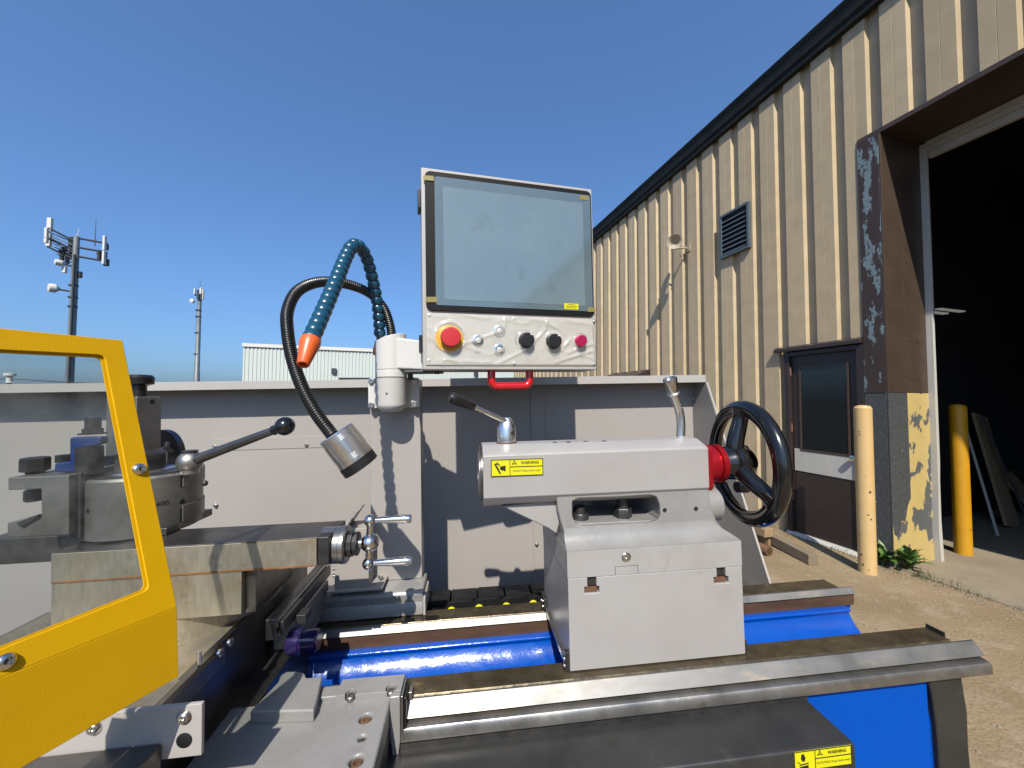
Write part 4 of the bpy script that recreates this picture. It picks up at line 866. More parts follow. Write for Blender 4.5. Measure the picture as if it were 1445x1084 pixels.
# ---------------------------------------------------------------- tool post
def circ(pl, pr_, py, yc):
    d1, d2 = m(pl, py, 'y', 1), m(pr_, py, 'y', 1); a1, a2 = math.atan2(d1.x, 1), math.atan2(d2.x, 1); am = (a1+a2)/2
    L = yc/math.cos(am); return V((L*math.sin(am), yc, 0)), L*math.sin(abs(a2-a1)/2)
tc, tr = circ(112, 287, 710, .757)
yfr = tc.y-tr
ztt, ztb = m(200, 676, 'y', yfr).z, zt0+.0016
tp = thing('tool_post', 'round steel quick-change tool post with ball-ended clamping lever', 'tool post', (tc.x, tc.y, ztb))
body = part('body', MB().rev([(tr-.004, ztb), (tr, ztb+.003), (tr, ztt-.004), (tr-.003, ztt), (0, ztt)], (tc.x, tc.y, 0), (0, 0, 1), 72), M_['toolsteel'], tp)
part('foot', MB().box(tc.x-.06, tc.x+tr*.92, tc.y-.055, tc.y+.06, ztb-.001+.0005, ztb+.012), M_['steel_dark'], tp, bev=.002)
# flat clamping face at the right with slots
ra_, rb_ = m(255, 700, 'y', tc.y-.03), m(288, 700, 'y', tc.y-.03)
hd_ = [(ra_.z, rb_.z)]
z0_, z1_ = m(270, 742, 'y', tc.y-.03).z, m(270, 660, 'y', tc.y-.03).z
def on_body(px, py=700):
    an_ = math.atan2(m(px, py, 'y', 1).x, 1); dv_ = V((math.sin(an_), math.cos(an_), 0)); oc_ = -tc; bq_ = dv_.dot(oc_); ds_ = bq_*bq_-(oc_.dot(oc_)-tr*tr)
    return dv_*(-bq_-math.sqrt(max(0, ds_)))
sp0 = on_body(257)-tc; a0_ = math.atan2(sp0.y, sp0.x); hq = ztt-ztb
for za_, zb_ in ((.13, .42), (.74, 1.0)):
    ro, ri = tr+.0022, tr-.004; A_ = [a0_+R(80)*i/14 for i in range(15)]
    pl = [(tc.x+ro*math.cos(q), tc.y+ro*math.sin(q)) for q in A_]+[(tc.x+ri*math.cos(q), tc.y+ri*math.sin(q)) for q in reversed(A_)]
    part('clamp_pad', MB().prism(pl, 'z', ztb+hq*za_, ztb+hq*zb_+(.001 if zb_ == 1 else 0)), M_['toolsteel'], tp, bev=.0008)
    sl0 = [a0_-R(2.2), a0_-R(.3)]
    part('slot', MB().prism([(tc.x+(tr+.0003)*math.cos(q), tc.y+(tr+.0003)*math.sin(q)) for q in sl0]+[(tc.x+ri*math.cos(q), tc.y+ri*math.sin(q)) for q in reversed(sl0)], 'z', ztb+hq*za_, ztb+hq*(zb_-.05)), M_['ink'], tp)
part('detent', MB().ball((rb_.x+.001, tc.y-.03, z0_+(z1_-z0_)*.72), .005, 12), M_['black_oxide'], tp)
part('top_plate', MB().rev([(tr*.93, ztt+.0003), (tr*.93, ztt+.002), (tr*.90, ztt+.003), (0, ztt+.003)], (tc.x, tc.y, 0), (0, 0, 1), 64), M_['steel_dark'], tp)
part('washer', MB().rev([(.047, ztt+.0032), (.047, ztt+.006), (.045, ztt+.007), (0, ztt+.007)], (tc.x, tc.y-.01, 0), (0, 0, 1), 44), M_['alu'], tp)
part('nut', MB().rev([(.035, ztt+.0072), (.037, ztt+.010), (.037, ztt+.032), (.033, ztt+.036), (0, ztt+.036)], (tc.x, tc.y-.01, 0), (0, 0, 1), 6, .3), M_['black_oxide'], tp)
lb0, lb1 = m(268, 652, 'y', .735), m(402, 601.5, 'y', .68)
cl = part('clamp_lever', MB().ball(lb0, .0195, 26).cyl(lb0-V((0, 0, .02)), lb0-V((0, 0, .004)), .014, 20), M_['steel_mid'], tp)
part('rod', MB().tube([lb0, lb0.lerp(lb1, .1), lb1], [.0095, .0090, .0062], 18), M_['steel_dark'], cl)
part('ball', MB().ball(lb1, .0155, 28).cyl(lb1.lerp(lb0, .11), lb1, .0085, 18), M_['blackgloss'], cl)
part('cap', MB().rev([(.012, .0), (.012, .002), (.009, .003), (0, .003)], lb0+V((0, 0, .0175)), (0, 0, 1), 18), M_['black_oxide'], cl)
an = math.atan2(m(229, 711, 'y', 1).x, 1)
dirv = V((math.sin(an), math.cos(an), 0))
# point of the cylinder seen there
oc = V((0, 0, 0))-tc; bq = dirv.dot(oc); tt = -bq-math.sqrt(bq*bq-(oc.dot(oc)-tr*tr)); sp = dirv*tt
nn = (sp-tc).normalized(); text('stamped_number', '400', .0115, M_['ink'], tp, V((sp.x, sp.y, m(229, 711, 'y', sp.y).z))+nn*.0004, V((-nn.y, nn.x, 0)), nn)
for px, py, r in ((257, 708, .0045), (124, 721, .004)):
    an = math.atan2(m(px, py, 'y', 1).x, 1); dv = V((math.sin(an), math.cos(an), 0)); bq = dv.dot(oc); ds = bq*bq-(oc.dot(oc)-tr*tr)
    if ds > 0:
        s_ = dv*(-bq-math.sqrt(ds)); n2 = (s_-tc).normalized(); part('screw_hole', MB().rev([(0, .0004), (r, .0003), (r*1.1, -.001)], V((s_.x, s_.y, m(px, py, 'y', s_.y).z)), n2, 14), M_['ink'], tp)
part('pin', MB().rev([(.004, 0), (.004, .04), (0, .04)], m(213, 637, 'y', .80), (1, -.15, 0), 12).cyl(m(236, 624, 'y', .79), m(232, 651, 'y', .79), .0032, 10).rev([(.007, 0), (.009, .012), (0, .012)], m(226, 637, 'y', .79), (1, -.15, 0), 14), M_['steel_dark'], tp)

# left tool holder with blue clamp
YT = .668
def ty(px, py, y=YT): q = m(px, py, 'y', y); return (q.x, q.z)
th = thing('tool_holder', 'steel C-shaped tool holder with hex bolts hung on the left of the tool post', 'tool holder', m(75, 755, 'y', .70))
part('body', MB().prism([ty(11, 674), ty(97, 671), ty(97, 755), ty(10, 759), ty(10, 738), ty(58, 726), ty(58, 690), ty(11, 692)], 'y', YT, .735), M_['toolsteel'], th, bev=.0015)
part('dovetail', MB().prism([ty(97.5, 668, .68), ty(114, 667, .68), ty(113, 760, .68), ty(97.5, 760, .68)], 'y', .680, .75), M_['black_oxide'], th, bev=.002)
part('chip', MB().prism([ty(27, 737), ty(58, 725), ty(58, 728), ty(33, 743)], 'y', YT-.004, YT-.0005), M_['black_oxide'], th)
for px, y0, y1, r in ((49.5, 668, 647, .0165), ):
    p0, p1 = m(px, y0, 'y', .70), m(px, y1, 'y', .70)
    part('hex_bolt', MB().rev([(r*.6, -.004), (r*.62, 0), (r, .002), (r, p1.z-p0.z-.002), (r*.88, p1.z-p0.z), (0, p1.z-p0.z)], p0+V((0, 0, .002)), (0, 0, 1), 6), M_['black_oxide'], th)
    part('bolt_end', MB().cyl(m(49, 690, 'y', .70), m(49, 707, 'y', .70), r*.72, 16, .002), M_['black_oxide'], th)
q0, q1 = m(126, 668, 'y', .70), m(126, 630, 'y', .70)
part('post', MB().cyl(q0, q1, .017, 24), M_['black_oxide'], th)
part('clamp', MB().prism([ty(102, 617, .69), ty(146, 616, .69), ty(146, 626, .69), ty(136, 629, .69), ty(118, 632, .69), ty(112, 655, .69), ty(110, 666, .69), ty(80, 666, .69), ty(81, 653, .69), ty(102, 651, .69)], 'y', .685, .70), M_['bluetool'], th, bev=.003, label='blue painted clamp')
part('clamp_wing', MB().prism([ty(137, 645, .72), ty(158, 643, .72), ty(158, 656, .72), ty(137, 660, .72)], 'y', .715, .735), M_['bluetool'], th, bev=.002)
p0 = m(131, 613, 'y', .70)
part('nut', MB().rev([(.017, 0), (.017, .0025), (.0125, .003), (.0125, .0095), (0, .0095)], p0, (0, 0, 1), 6), M_['black_oxide'], th)
part('stud', MB().cyl(p0, p0+V((0, 0, m(131, 589, 'y', .70).z-p0.z)), .0098, 18, .001), M_['black_oxide'], th)
part('small_nut', MB().rev([(.012, 0), (.012, .012), (0, .012)], m(93, 652, 'y', .71), (0, 0, 1), 6), M_['black_oxide'], th)

# rear tool holder block with knob
rh = thing('tool_holder', 'tall grey tool holder block with black knob behind the tool post', 'tool holder', m(190, 655, 'y', .86))
def uy(px, py, y): q = m(px, py, 'y', y); return V((q.x, y, q.z))
A = [uy(148, 655, .80), uy(191, 655, .787), uy(227, 655, .825), uy(170, 655, .87)]
zt1 = m(190, 560, 'y', .80).z
part('block', MB().loft([V((p.x, p.y, ztt+.004)) for p in A], [V((p.x, p.y, zt1)) for p in A]), M_['toolsteel'], rh, bev=.002)
kp = V((sum(p.x for p in A)/4, sum(p.y for p in A)/4, zt1))
kk = m(197, 545, 'y', kp.y)
zk = m(197, 529, 'y', kp.y).z
part('knob', MB().rev([(.011, zt1), (.011, zk-.022), (.0215, zk-.018), (.0225, zk-.006), (.019, zk-.001), (.012, zk), (0, zk-.003)], (kk.x, kp.y, 0), (0, 0, 1), 30), M_['black'], rh)
fm = (A[1]+A[2])/2; fn = (A[2]-A[1]).cross(V((0, 0, 1))).normalized(); q = fm.lerp(A[2], .2); q.z = m(209, 567, 'y', q.y).z
part('socket', MB().rev([(0, .0004), (.0042, .0005), (.0048, -.001)], q, fn, 16), M_['ink'], rh)
dc = m(226, 642, 'y', .885); part('disc', MB().rev([(.052, 0), (.052, .012), (0, .012)], dc, (.35, 1, 0), 44), M_['steel_dark'], rh)

# ---------------------------------------------------------------- yellow chip guard with clear window
GA = m(172, 480, 'y', .475); GD = V((.429, .903, 0)).normalized(); GN = V((.903, -.429, 0)).normalized()*math.cos(R(15))+V((0, 0, math.sin(R(15)))); GU = GN.cross(GD)
if GU.z < 0: GU = -GU
def ray(px, py): return CM[0]*((px-722.5)/543) - CM[1]*((py-542)/543) + CM[2]
def onp(px, py, P, N): d = ray(px, py); return d*(P.dot(N)/d.dot(N))
def gp(px, py, off=0): return onp(px, py, GA+GN*off, GN)
def g2(p): return ((p-GA).dot(GD), (p-GA).dot(GU))
def g3(q, off): return GA+GD*q[0]+GU*q[1]+GN*off
def roundp(pts, r, n=5):
    out = []; N = len(pts)
    for i in range(N):
        a, c, d = V(pts[i-1]), V(pts[i]), V(pts[(i+1) % N]); u, v = (a-c).normalized(), (d-c).normalized(); p, q = c+u*r, c+v*r
        for k in range(n+1): t = k/n; out.append(tuple((1-t)**2*p+2*t*(1-t)*c+t*t*q))
    return out
def gslab(poly, o0, o1): return MB().loft([g3(q, o0) for q in poly], [g3(q, o1) for q in poly])
gb = gp(120, 955)
yg = thing('chip_guard', 'yellow powder-coated chip guard with clear window hanging in front of the tool post', 'guard', V((gb.x, gb.y, -.30)))
outer = [g2(gp(*p)) for p in ((-140, 449), (173, 480), (250, 857), (-140, 1013))]
inner = roundp([g2(gp(*p)) for p in ((-90, 489), (147.5, 501), (210.5, 832), (-90, 953))], .006)
gf = part('frame', gslab(outer, -.0025, 0), M_['yellow'], yg)
cut(gf, gslab(inner, -.02, .02)); bevmod(gf, .0008)
inner2 = roundp([g2(gp(*p)) for p in ((-90, 486), (155, 496), (219, 833), (-90, 956))], .006)
ir = part('inner_frame', gslab([g2(gp(*p)) for p in ((-130, 455), (165, 486), (238, 850), (-130, 998))], -.0042, -.0027), M_['yellow'], yg)
inner3 = roundp([g2(gp(*p)) for p in ((-88, 492), (144, 503.5), (207, 830), (-88, 948))], .006)
cut(ir, gslab(inner3, -.02, .02))
wm = bpy.data.materials.new('dusty_acrylic'); wm.use_nodes = True; n_ = wm.node_tree; pr_ = n_.nodes['Principled BSDF']
pr_.inputs['Base Color'].default_value = (.40, .42, .43, 1); pr_.inputs['Roughness'].default_value = .15
tcn = n_.nodes.new('ShaderNodeTexCoord'); no = n_.nodes.new('ShaderNodeTexNoise'); no.inputs['Scale'].default_value = 15; no.inputs['Detail'].default_value = 10; no.inputs['Roughness'].default_value = .72
mr = n_.nodes.new('ShaderNodeMapRange'); mr.inputs[1].default_value = .40; mr.inputs[2].default_value = .74; mr.inputs[3].default_value = .004; mr.inputs[4].default_value = .11
tr_ = n_.nodes.new('ShaderNodeBsdfTransparent'); tr_.inputs[0].default_value = (.86, .88, .87, 1); mxs = n_.nodes.new('ShaderNodeMixShader')
n_.links.new(tcn.outputs['Object'], no.inputs['Vector']); n_.links.new(no.outputs['Fac'], mr.inputs[0]); n_.links.new(mr.outputs[0], mxs.inputs[0])
n_.links.new(tr_.outputs[0], mxs.inputs[1]); n_.links.new(pr_.outputs[0], mxs.inputs[2]); n_.links.new(mxs.outputs[0], n_.nodes['Material Output'].inputs[0])
part('window', gslab([g2(gp(*p)) for p in ((-125, 460), (160, 488), (232, 845), (-125, 990))], -.0072, -.0044), wm, yg)
# bent lower flange
C1, C2 = gp(-140, 1013), gp(250, 857); cax = (C2-C1).normalized()
N2 = Matrix.Rotation(R(-9), 3, cax) @ GN
if N2.z > GN.z: N2 = Matrix.Rotation(R(9), 3, cax) @ GN
L2, L1 = onp(252, 955, C2, N2), onp(30, 1084, C2, N2); L1 = L2+(L1-L2)*1.8
lowp = [C1, C2, L2, L1]
part('lower_flange', MB().loft(lowp, [p-N2*.0025 for p in lowp]), M_['yellow'], yg, bev=.0006)
sc_ = shared(MB().rev([(.0062, 0), (.0062, .0008), (.0055, .0025), (.0038, .0038), (.0022, .0042), (.002, .002), (0, .002)], (0, 0, 0), (0, 0, 1), 24), 'screw', M_['chrome'])
for px, py in ((196, 662), (7, 934)):
    piece('screw', sc_, yg, gp(px, py), frame_rot(GD, GN))
# carrier that holds the guard (runs out of view to the left)
part('carrier', MB().obox(gp(-135, 980)-GN*.03, GD*.02, GN*.022, V((0, 0, -.25))), M_['steel_dark'], yg)

# ---------------------------------------------------------------- control post, swivel mount and arm
YPO = .955
def py_(px, py, y=YPO): return m(px, py, 'y', y)
po = thing('control_post', 'grey sheet steel post with white swivel mount carrying the control panel', 'support arm', (-.16, .98, -.43))
xa_, xb_ = py_(522.5, 650).x, py_(594, 650).x
part('post', MB().box(xa_, xb_, YPO, YPO+.045, -.4235, py_(560, 536).z), M_['sheet'], po, bev=.0015)
a, c = py_(519.5, 576.5, .935), py_(591.5, 533, .935)
part('mount_plate', MB().prism(rrect(a.x, c.x, a.z, c.z, .006, 4), 'y', .935, YPO-.0004), M_['white'], po, bev=.0015)
mbolt = shared(MB().rev([(.0075, 0), (.0075, -.0012), (.0056, -.0014), (.0056, -.006), (.0048, -.007), (.0026, -.007), (.0024, -.003), (0, -.003)], (0, 0, 0), (0, 1, 0), 20), 'mount_bolt', M_['zinc'])
for px, py in ((524, 538), (583.5, 537), (524.5, 571.5), (585, 570.5)): piece('mount_bolt', mbolt, po, py_(px, py, .935))
YV = .900
def vv(px, py): return m(px, py, 'y', YV)
cxv = vv(552.5, 550).x; rv = (vv(574, 550).x-vv(531, 550).x)/2
z0, z1, z2, z3 = vv(552, 577).z, vv(552, 534).z, vv(552, 523).z, vv(552, 480).z
part('swivel_base', MB().rev([(0, z0-.008), (rv*.6, z0-.006), (rv*.93, z0+.004), (rv, z0+.010), (rv, z1-.002), (rv*1.02, z1), (0, z1)], (cxv, YV, 0), (0, 0, 1), 48), M_['white'], po)
part('swivel_yoke', MB().box(cxv-rv*.8, cxv+rv*.8, YV, .9345, z0+.008, z1-.004), M_['white'], po, bev=.003)
q = vv(550, 555); part('drain_screw', MB().rev([(.0025, 0), (.0025, .0015), (0, .002)], (q.x, YV-rv, q.z), (0, -1, 0), 10), M_['zinc'], po)
# swivel head with slanted top, reaching to the panel
head = MB(); n = 48
ring = [(cxv+rv*1.04*math.cos(2*math.pi*i/n), YV+rv*1.04*math.sin(2*math.pi*i/n)) for i in range(n)]
for zz in (z1+.001, z2-.006): pass
zt = lambda x: z3-.018+.022*min(1, max(0, (x-(cxv-rv))/(2*rv)))**.7
head.loft([V((x, y, z1+.0008)) for x, y in ring], [V((x, y, z2)) for x, y in ring])
ring2 = [(cxv+rv*math.cos(2*math.pi*i/n), YV+rv*math.sin(2*math.pi*i/n)) for i in range(n)]
head.loft([V((x, y, z2+.0003)) for x, y in ring2], [V((x, y, zt(x)+.01)) for x, y in ring2])
part('swivel_head', head, M_['white'], po, bev=.002)
# ---------------------------------------------------------------- control panel
BL, BR = m(597, 522, 'y', .792), m(842, 522, 'y', .848); TL = m(600, 242, 'y', .792); TR_ = m(842, 263, 'y', .848)
E1 = (BR-BL).normalized(); E2 = (TL-BL); E2 = (E2-E1*E2.dot(E1)).normalized(); EN = E1.cross(E2)
W_, H_ = (BR-BL).length, ((TL-BL).length+(TR_-BR).length)/2
def pn(px, py): d = ray(px, py); t = BL.dot(EN)/d.dot(EN); p = d*t-BL; return (p.dot(E1), p.dot(E2))
def P3(s, t, n=0): return BL+E1*s+E2*t+EN*n
def pslab(poly, n0, n1): return MB().loft([P3(s, t, n0) for s, t in poly], [P3(s, t, n1) for s, t in poly])
def rot_(): return Matrix((E1, E2, EN)).transposed()
arm = MB()
ap = P3(.02, .002, -.078); aq = P3(.05, .075, -.078)
x0a = cxv+rv*.25
arm.hexa([(x0a, YV-.026, z2+.002), ap+EN*.03, ap-EN*.02+E1*.02, (x0a, YV+.03, z2+.002), (x0a, YV-.026, z3+.004), ap+EN*.03+V((0, 0, .062)), ap-EN*.02+E1*.02+V((0, 0, .062)), (x0a, YV+.03, z3+.004)])
part('arm', arm, M_['white'], po, bev=.005, seg=3)
q = m(592, 523, 'y', .85); part('arm_pad', MB().box(q.x-.03, q.x+.05, .83, .88, q.z-.006, q.z-.001), M_['darkmetal'], po, bev=.002)
part('clamp_bolt', MB().cyl(vv(579, 527), vv(579, 536), .006, 12), M_['black_oxide'], po)
# the panel itself
cp = thing('operator_console', 'upright lathe control panel with film-covered screen and row of knobs', 'control panel', BL)
M_['pgrey'] = M_['sheet_light']
part('housing', pslab([(0, 0), (W_, 0), (W_, H_), (0, H_)], -.075, 0), M_['sheet_light'], cp, bev=.0025, seg=3)
b0, b1 = pn(603, 439), pn(840.5, 262)
bz0, bz1 = pn(603, 438.5)[1], pn(606, 247)[1]
M_['bezel'] = mat('matt_black_bezel', (.010, .010, .011), .5, spec=.15)
bez = part('bezel', pslab(rrect(.0075, W_-.0045, bz0, H_-.008, .012, 6), .0002, .004), M_['bezel'], cp, bev=.0008)
g0, g1 = pn(614, 426), pn(831, 274)
M_['lcd'] = mat('film_covered_screen', (.165, .235, .27), .10, spec=.8, col2=(.185, .26, .295), vscale=9, coat=1.0, stain=[((.09, .125, .145), 20, .60, .74, (1, 1, .7), .45), ((.24, .31, .33), 5, .6, .8, (1, 1, 1), .35)])
M_['lcd'].node_tree.nodes['Principled BSDF'].inputs['Coat Roughness'].default_value = .03
M_['lcdedge'] = mat('screen_edge_film', (.13, .185, .21), .12, coat=1.0, spec=.8, col2=(.115, .165, .19), vscale=10)
sW0, sW1, sT0, sT1 = pn(614, 350)[0], pn(833, 350)[0], pn(720, 435)[1], H_-.017
scr = part('screen', pslab(rrect(sW0, sW1, bz0+.0115, H_-.0185, .005, 4), .0042, .0048), M_['lcdedge'], cp)
part('display_area', pslab(rrect(sW0+.017, sW1-.019, bz0+.0235, H_-.0385, .001, 2), .0049, .0051), M_['lcd'], scr)
ti = MB
for s_, t_, w_, h_ in ((.004, H_-.030, .022, .011), (W_-.034, H_-.031, .022, .011), (.006, bz0+.016, .024, .012), (W_-.021, bz0+.010, .019, .011)):
    part('tape', pslab([(s_, t_), (s_+w_, t_+.001), (s_+w_-.001, t_+h_), (s_+.001, t_+h_-.001)], .0053, .0056), M_['tape'], cp)
s_, t_ = pn(795, 437); stk = part('label', pslab([(s_, t_), (s_+.034, t_), (s_+.034, t_+.013), (s_, t_+.013)], .0054, .0056), M_['sticker'], cp)
k = MB()
for i, (a_, c_) in enumerate(((.008, .026), (.003, .031), (.005, .029))): k.hexa([P3(s_+x, t_+y, n) for n in (.0057, .0058) for x, y in ((a_, .0098-i*.0034), (c_, .0098-i*.0034), (c_, .0108-i*.0034), (a_, .0108-i*.0034))])
part('print', k, M_['ink'], stk)
# keypad plate
pz1 = bz0-.004
M_['plate'] = mat('brushed_steel_plate', (.60, .56, .47), .36, .3, col2=(.50, .465, .385), vscale=20, stretch=(.1, 1, 1), rvar=.08)
plate = part('button_plate', pslab([(.006, .009), (W_-.006, .009), (W_-.006, pz1), (.006, pz1)], .0002, .0018), M_['plate'], cp, bev=.0004)
ps = shared(MB().rev([(.0036, 0), (.0034, .0012), (.0015, .0018), (.0012, .0006), (0, .0006)], (0, 0, 0), (0, 0, 1), 14), 'panel_screw', M_['zinc'])
for px, py in ((605.5, 445), (725, 450), (838, 454), (605, 509), (725, 513), (838, 514)):
    s_, t_ = pn(px, py); piece('panel_screw', ps, cp, P3(s_, t_, .0018), rot_())
def knob(name, px, py, prof_, mt_, parent=cp, nseg=32, n0=.0019):
    s_, t_ = pn(px, py); return part(name, MB().rev(prof_, P3(s_, t_, n0), EN, nseg), mt_, parent)
es = knob('emergency_stop', 633.5, 478.5, [(.0285, 0), (.0285, .0015), (.0275, .002), (0, .002)], mat('estop_yellow', (.78, .40, .01), .45, bump=.0006, bscale=120))
knob('button', 635, 477.5, [(.0175, .002), (.0175, .006), (.0185, .008), (.0205, .010), (.0205, .017), (.0185, .0205), (0, .0215)], M_['redestop'], es)
for px, py in ((674, 481), (704, 467.5), (704, 494)):
    bt = knob('push_button', px, py, [(.0122, 0), (.0122, .0025), (.0105, .0035), (.0076, .0035), (.0076, .0025), (0, .0025)], M_['chrome'])
    knob('ring', px, py, [(.0082, .0026), (.0082, .0034), (.0064, .0035), (.0064, .0028)], M_['black'], bt)
    knob('cap', px, py, [(.006, .0026), (.006, .0042), (.005, .0048), (0, .0048)], M_['trimwhite'], bt)
for px, py in ((741.5, 481), (779.5, 482.5)):
    kb = knob('rotary_knob', px, py, [(.0170, 0), (.0165, .002), (.0165, .004), (.0158, .005), (.0152, .016), (.014, .0175), (0, .018)], M_['black'], nseg=20)
    s_, t_ = pn(px, py); part('pointer', MB().ball(P3(s_+.0075, t_+.0105, .0199), .0022, 10), M_['antenna'], kb)
M_['pink'] = mat('pink_anodised', (.66, .03, .13), .25, .75)
M_['pink'].node_tree.nodes['Principled BSDF'].inputs['Anisotropic'].default_value = .8
pkb = knob('speed_knob', 817, 482, [(.0125, 0), (.0125, .014), (.0115, .016), (0, .016)], M_['pink'])
# tick marks and lettering
tk = MB()
s0_, t0_ = pn(741.5, 481)
for i in range(13):
    a_ = R(200-i*11); u = V((math.cos(a_), math.sin(a_))); v_ = V((-u.y, u.x))
    pts = [(u*.0205-v_*.0010), (u*.0250-v_*.0010), (u*.0250+v_*.0010), (u*.0205+v_*.0010)]
    tk.loft([P3(s0_+q.x, t0_+q.y, .0019) for q in pts], [P3(s0_+q.x, t0_+q.y, .0020) for q in pts])
s0_, t0_ = pn(817, 482)
for i in range(16):
    a_ = R(168-i*9); u = V((math.cos(a_), math.sin(a_))); a2 = R(168-(i+1)*9); u2 = V((math.cos(a2), math.sin(a2))); th_ = .0006+.0003*i
    pts = [u*.0165, u*(.0165+th_), u2*(.0165+th_+.0003), u2*.0165]
    tk.loft([P3(s0_+q.x, t0_+q.y, .0019) for q in pts], [P3(s0_+q.x, t0_+q.y, .0020) for q in pts])
part('scale_marks', tk, M_['ink'], plate)
s_, t_ = pn(674, 498); text('lettering', 'RESET', .0062, M_['ink'], plate, P3(s_, t_, .0019), E1, EN)
s_, t_ = pn(704, 455); text('lettering', '^', .010, M_['ink'], plate, P3(s_, t_-.002, .0019), E1, EN)
# wrinkled protective film
fm_ = bpy.data.materials.new('clear_film'); fm_.use_nodes = True; pf = fm_.node_tree.nodes['Principled BSDF']
pf.inputs['Base Color'].default_value = (.86, .86, .84, 1); pf.inputs['Roughness'].default_value = .12; pf.inputs['Alpha'].default_value = .2; pf.inputs['Specular IOR Level'].default_value = .9
from mathutils import noise as mn
fi = MB(); nx, ny = 170, 52
sa, sb_, ta, tb = .008, W_-.010, .012, pz1-.002
holes = [pn(*p)+(r,) for p, r in (((635, 476), .030), ((741.5, 481), .0185), ((779.5, 482.5), .0185), ((817, 482), .014))]
folds = [(pn(*p), pn(*q), am) for p, q, am in (((606, 453), (622, 505), .003), ((642, 490), (702, 470), .0035), ((700, 514), (742, 494), .004), ((742, 494), (768, 466), .004), ((733, 478), (746, 514), .0035), ((766, 452), (796, 472), .003), ((772, 450), (764, 474), .003), ((782, 512), (840, 494), .005), ((800, 498), (840, 484), .004), ((712, 448), (710, 474), .003), ((616, 508), (690, 512), .0025), ((790, 495), (805, 478), .004))]
for j in range(ny+1):
    for i in range(nx+1):
        s_ = sa+(sb_-sa)*i/nx; t_ = ta+(tb-ta)*j/ny
        v1 = mn.noise(V((s_*22, t_*26, 1.7))); v2 = mn.noise(V((s_*60+5, t_*45, 4.1))); rid = (1-abs(mn.noise(V((s_*16+t_*14, t_*22-s_*6, 7.7))))*2.2)
        h = .0028+.0016*v1+.0008*v2+.0055*max(0, rid-.25)**3
        for (ax_, ay_), (bx_, by_), am in folds:
            q_ = V((s_-ax_, t_-ay_)); e_ = V((bx_-ax_, by_-ay_)); u_ = max(0, min(1, q_.dot(e_)/e_.dot(e_))); d_ = (q_-e_*u_).length
            h += am*max(0, 1-d_/.0055)*(1-.5*abs(2*u_-1))
        for hs, htt, hr in holes:
            d_ = math.hypot(s_-hs, t_-htt)
            if d_ < hr+.006: h += .0035*max(0, 1-abs(d_-hr)/.006)
        fi.v.append(P3(s_, t_, .002+max(.0006, h)))
for j in range(ny):
    for i in range(nx):
        c_ = sum((fi.v[k_]-BL for k_ in (j*(nx+1)+i, (j+1)*(nx+1)+i+1)), V((0, 0, 0)))/2; cs, ct = c_.dot(E1), c_.dot(E2)
        if any(math.hypot(cs-hs, ct-htt) < hr-.001 for hs, htt, hr in holes): continue
        fi.f.append([j*(nx+1)+i, j*(nx+1)+i+1, (j+1)*(nx+1)+i+1, (j+1)*(nx+1)+i])
part('protective_film', fi, fm_, cp, ang=70)
# handle, clips
hs0, hs1 = pn(693, 522)[0], pn(747, 522)[0]; hz_ = pn(718, 544)[1]
rr = .012
HN = -.026
def onk(px, py):
    d = ray(px, py); o = BL+EN*HN; p = d*(o.dot(EN)/d.dot(EN))-o; return (p.dot(E1), p.dot(E2))
hs0, hs1 = onk(693.5, 530)[0], onk(747, 530)[0]; hz_ = onk(718, 544)[1]
def arcp():
    return [P3(hs0, .006, HN), P3(hs0, -.004, HN), P3(hs0, hz_*.6, HN), P3(hs0+.002, hz_*.86, HN), P3(hs0+.009, hz_-.001, HN), P3(hs0+.02, hz_-.0015, HN), P3((hs0+hs1)/2, hz_-.0015, HN), P3(hs1-.02, hz_-.0015, HN), P3(hs1-.009, hz_-.001, HN), P3(hs1-.002, hz_*.86, HN), P3(hs1, hz_*.6, HN), P3(hs1, -.004, HN), P3(hs1, .006, HN)]
part('handle', MB().tube(spline(arcp(), 6), .0088, 18), M_['redplastic'], cp)
for (pxa, pya, pxb, pyb, side) in ((591, 289, 597, 262, 0), (592, 496, 597, 471, 0), (843, 302, 848, 285, 1), (843, 497, 848, 484, 1)):
    t0_, t1_ = pn(pxa, pya)[1], pn(pxa, pyb)[1]; s0_, s1_ = ((-.007, -.0005) if side == 0 else (W_+.0005, W_+.006))
    part('clip', pslab(rrect(s0_, s1_, t0_, t1_, .002, 3), -.045, -.012), M_['black'], cp, bev=.001)
part('gasket_bolt', MB().cyl(P3(.03, -.006, -.04), P3(.03, .0005, -.04), .006, 12), M_['darkmetal'], cp)

# ---------------------------------------------------------------- work lamp on a gooseneck
lp = thing('work_lamp', 'aluminium work lamp on a black corrugated gooseneck arm', 'lamp', m(553, 480, 'y', .915))
path = spline([m(553, 484, 'y', .915), m(551, 462, 'y', .915), m(541, 434, 'y', .905), m(518, 412, 'y', .885), m(484, 400, 'y', .85), m(449, 398.5, 'y', .81), m(420, 411, 'y', .775), m(406, 438, 'y', .75), m(406, 470, 'y', .73), m(413, 508, 'y', .715), m(427, 548, 'y', .70), m(446, 583, 'y', .69), m(469, 614, 'y', .682)], 14)
path = resample(path, .0011)
part('gooseneck', MB().tube(path, [.0108 if (i//2) % 2 else .0093 for i in range(len(path))], 18), M_['rubber'], lp, ang=80)
c0, c1 = m(474, 611, 'y', .682), m(510.5, 659.5, 'y', .690); d_ = c1-c0; L = d_.length; rl = .0305
prf = [(0, -.0005), (rl*.35, 0), (rl-.002, 0), (rl, .002)]
for h in (.006, .0095, .013): prf += [(rl, h-.001), (rl-.0012, h-.0005), (rl-.0012, h+.0005), (rl, h+.001)]
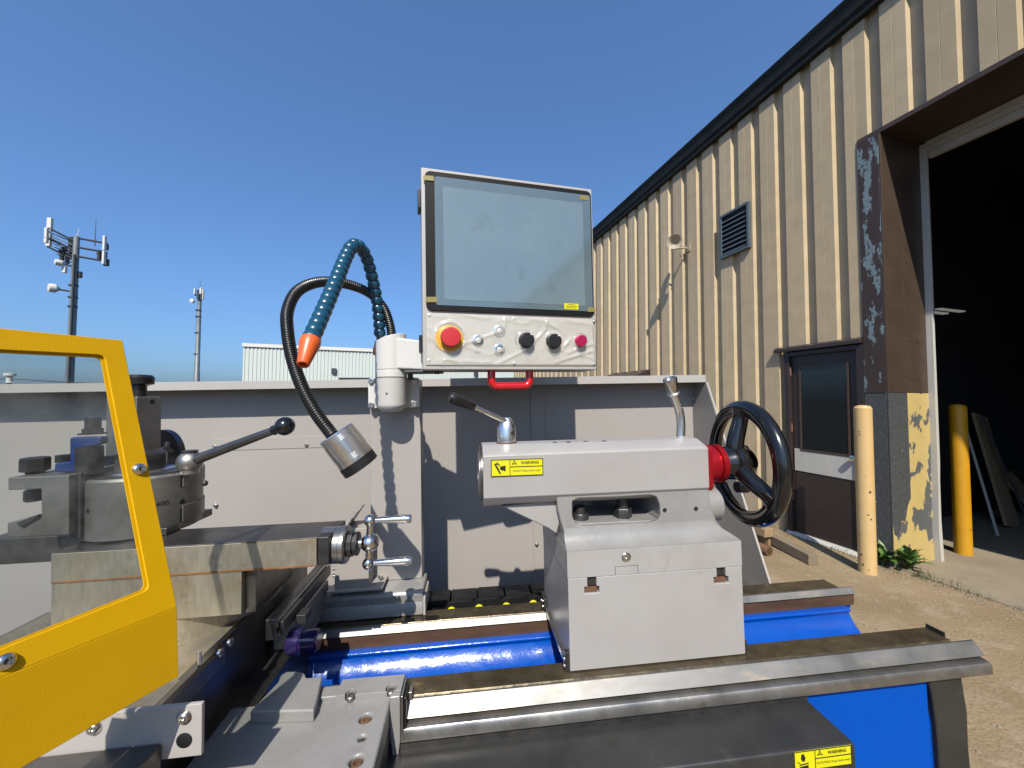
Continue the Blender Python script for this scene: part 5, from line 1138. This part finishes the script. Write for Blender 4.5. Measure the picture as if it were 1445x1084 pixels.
for h in (L-.031, L-.0275, L-.024): prf += [(rl, h-.001), (rl-.0012, h-.0005), (rl-.0012, h+.0005), (rl, h+.001)]
prf += [(rl, L-.0165), (0, L-.0165)]
part('head', MB().rev(prf, c0, d_, 56), M_['alu'], lp, ang=25)
part('lens_ring', MB().rev([(rl+.0006, L-.0163), (rl+.0006, L-.001), (rl-.001, L), (rl-.004, L), (rl-.004, L-.004), (0, L-.004)], c0, d_, 48), M_['black'], lp)

# ---------------------------------------------------------------- jointed coolant hose
ch = thing('coolant_hose', 'blue jointed coolant hose with orange nozzle bent over beside the panel', 'hose', m(536, 492, 'y', .93))
hp_ = spline([m(536.5, 482, 'y', .925), m(535, 455, 'y', .91), m(532, 425, 'y', .895), m(526, 395, 'y', .875), m(518, 366, 'y', .85), m(508, 349, 'y', .825), m(498, 347, 'y', .80), m(488, 363, 'y', .775), m(473, 400, 'y', .72), m(456, 440, 'y', .665), m(441, 474, 'y', .62), m(434, 488, 'y', .602)], 14)
hp_ = resample(hp_, .0182)
seg = shared(MB().rev([(.0085, -.0130), (.0108, -.0122), (.0130, -.0065), (.0136, -.0015), (.0130, .0026), (.0098, .0055), (.0086, .0080), (.0086, .013)], (0, 0, 0), (0, 0, 1), 22), 'segment', M_['hose'], 50)
for i in range(1, len(hp_)-1):
    d_ = (hp_[i+1]-hp_[i-1]).normalized(); up_ = d_.orthogonal()
    piece('segment', seg, ch, hp_[i], frame_rot(up_, -d_) if i < len(hp_)*.5 else frame_rot(up_, -d_))
q0, q1 = hp_[-2], m(427.5, 515, 'y', .588); d_ = (q1-q0); L = d_.length
part('nozzle', MB().rev([(.009, .004), (.0145, .006), (.0152, .014), (.0135, .020), (.0085, L-.001), (.0078, L), (.0058, L), (.0052, L-.01), (0, L-.01)], q0, d_, 28), M_['orange'], ch)
part('base_fitting', MB().rev([(.014, -.02), (.014, -.006), (.0115, .0), (.0095, .012), (0, .012)], m(535, 489, 'y', .927), (0, 0, 1), 24), M_['orange'], ch)
part('feed_pipe', MB().cyl(m(535, 489, 'y', .927)-V((0, 0, .1)), m(535, 489, 'y', .927)-V((0, 0, .015)), .009, 14), M_['hose'], ch)
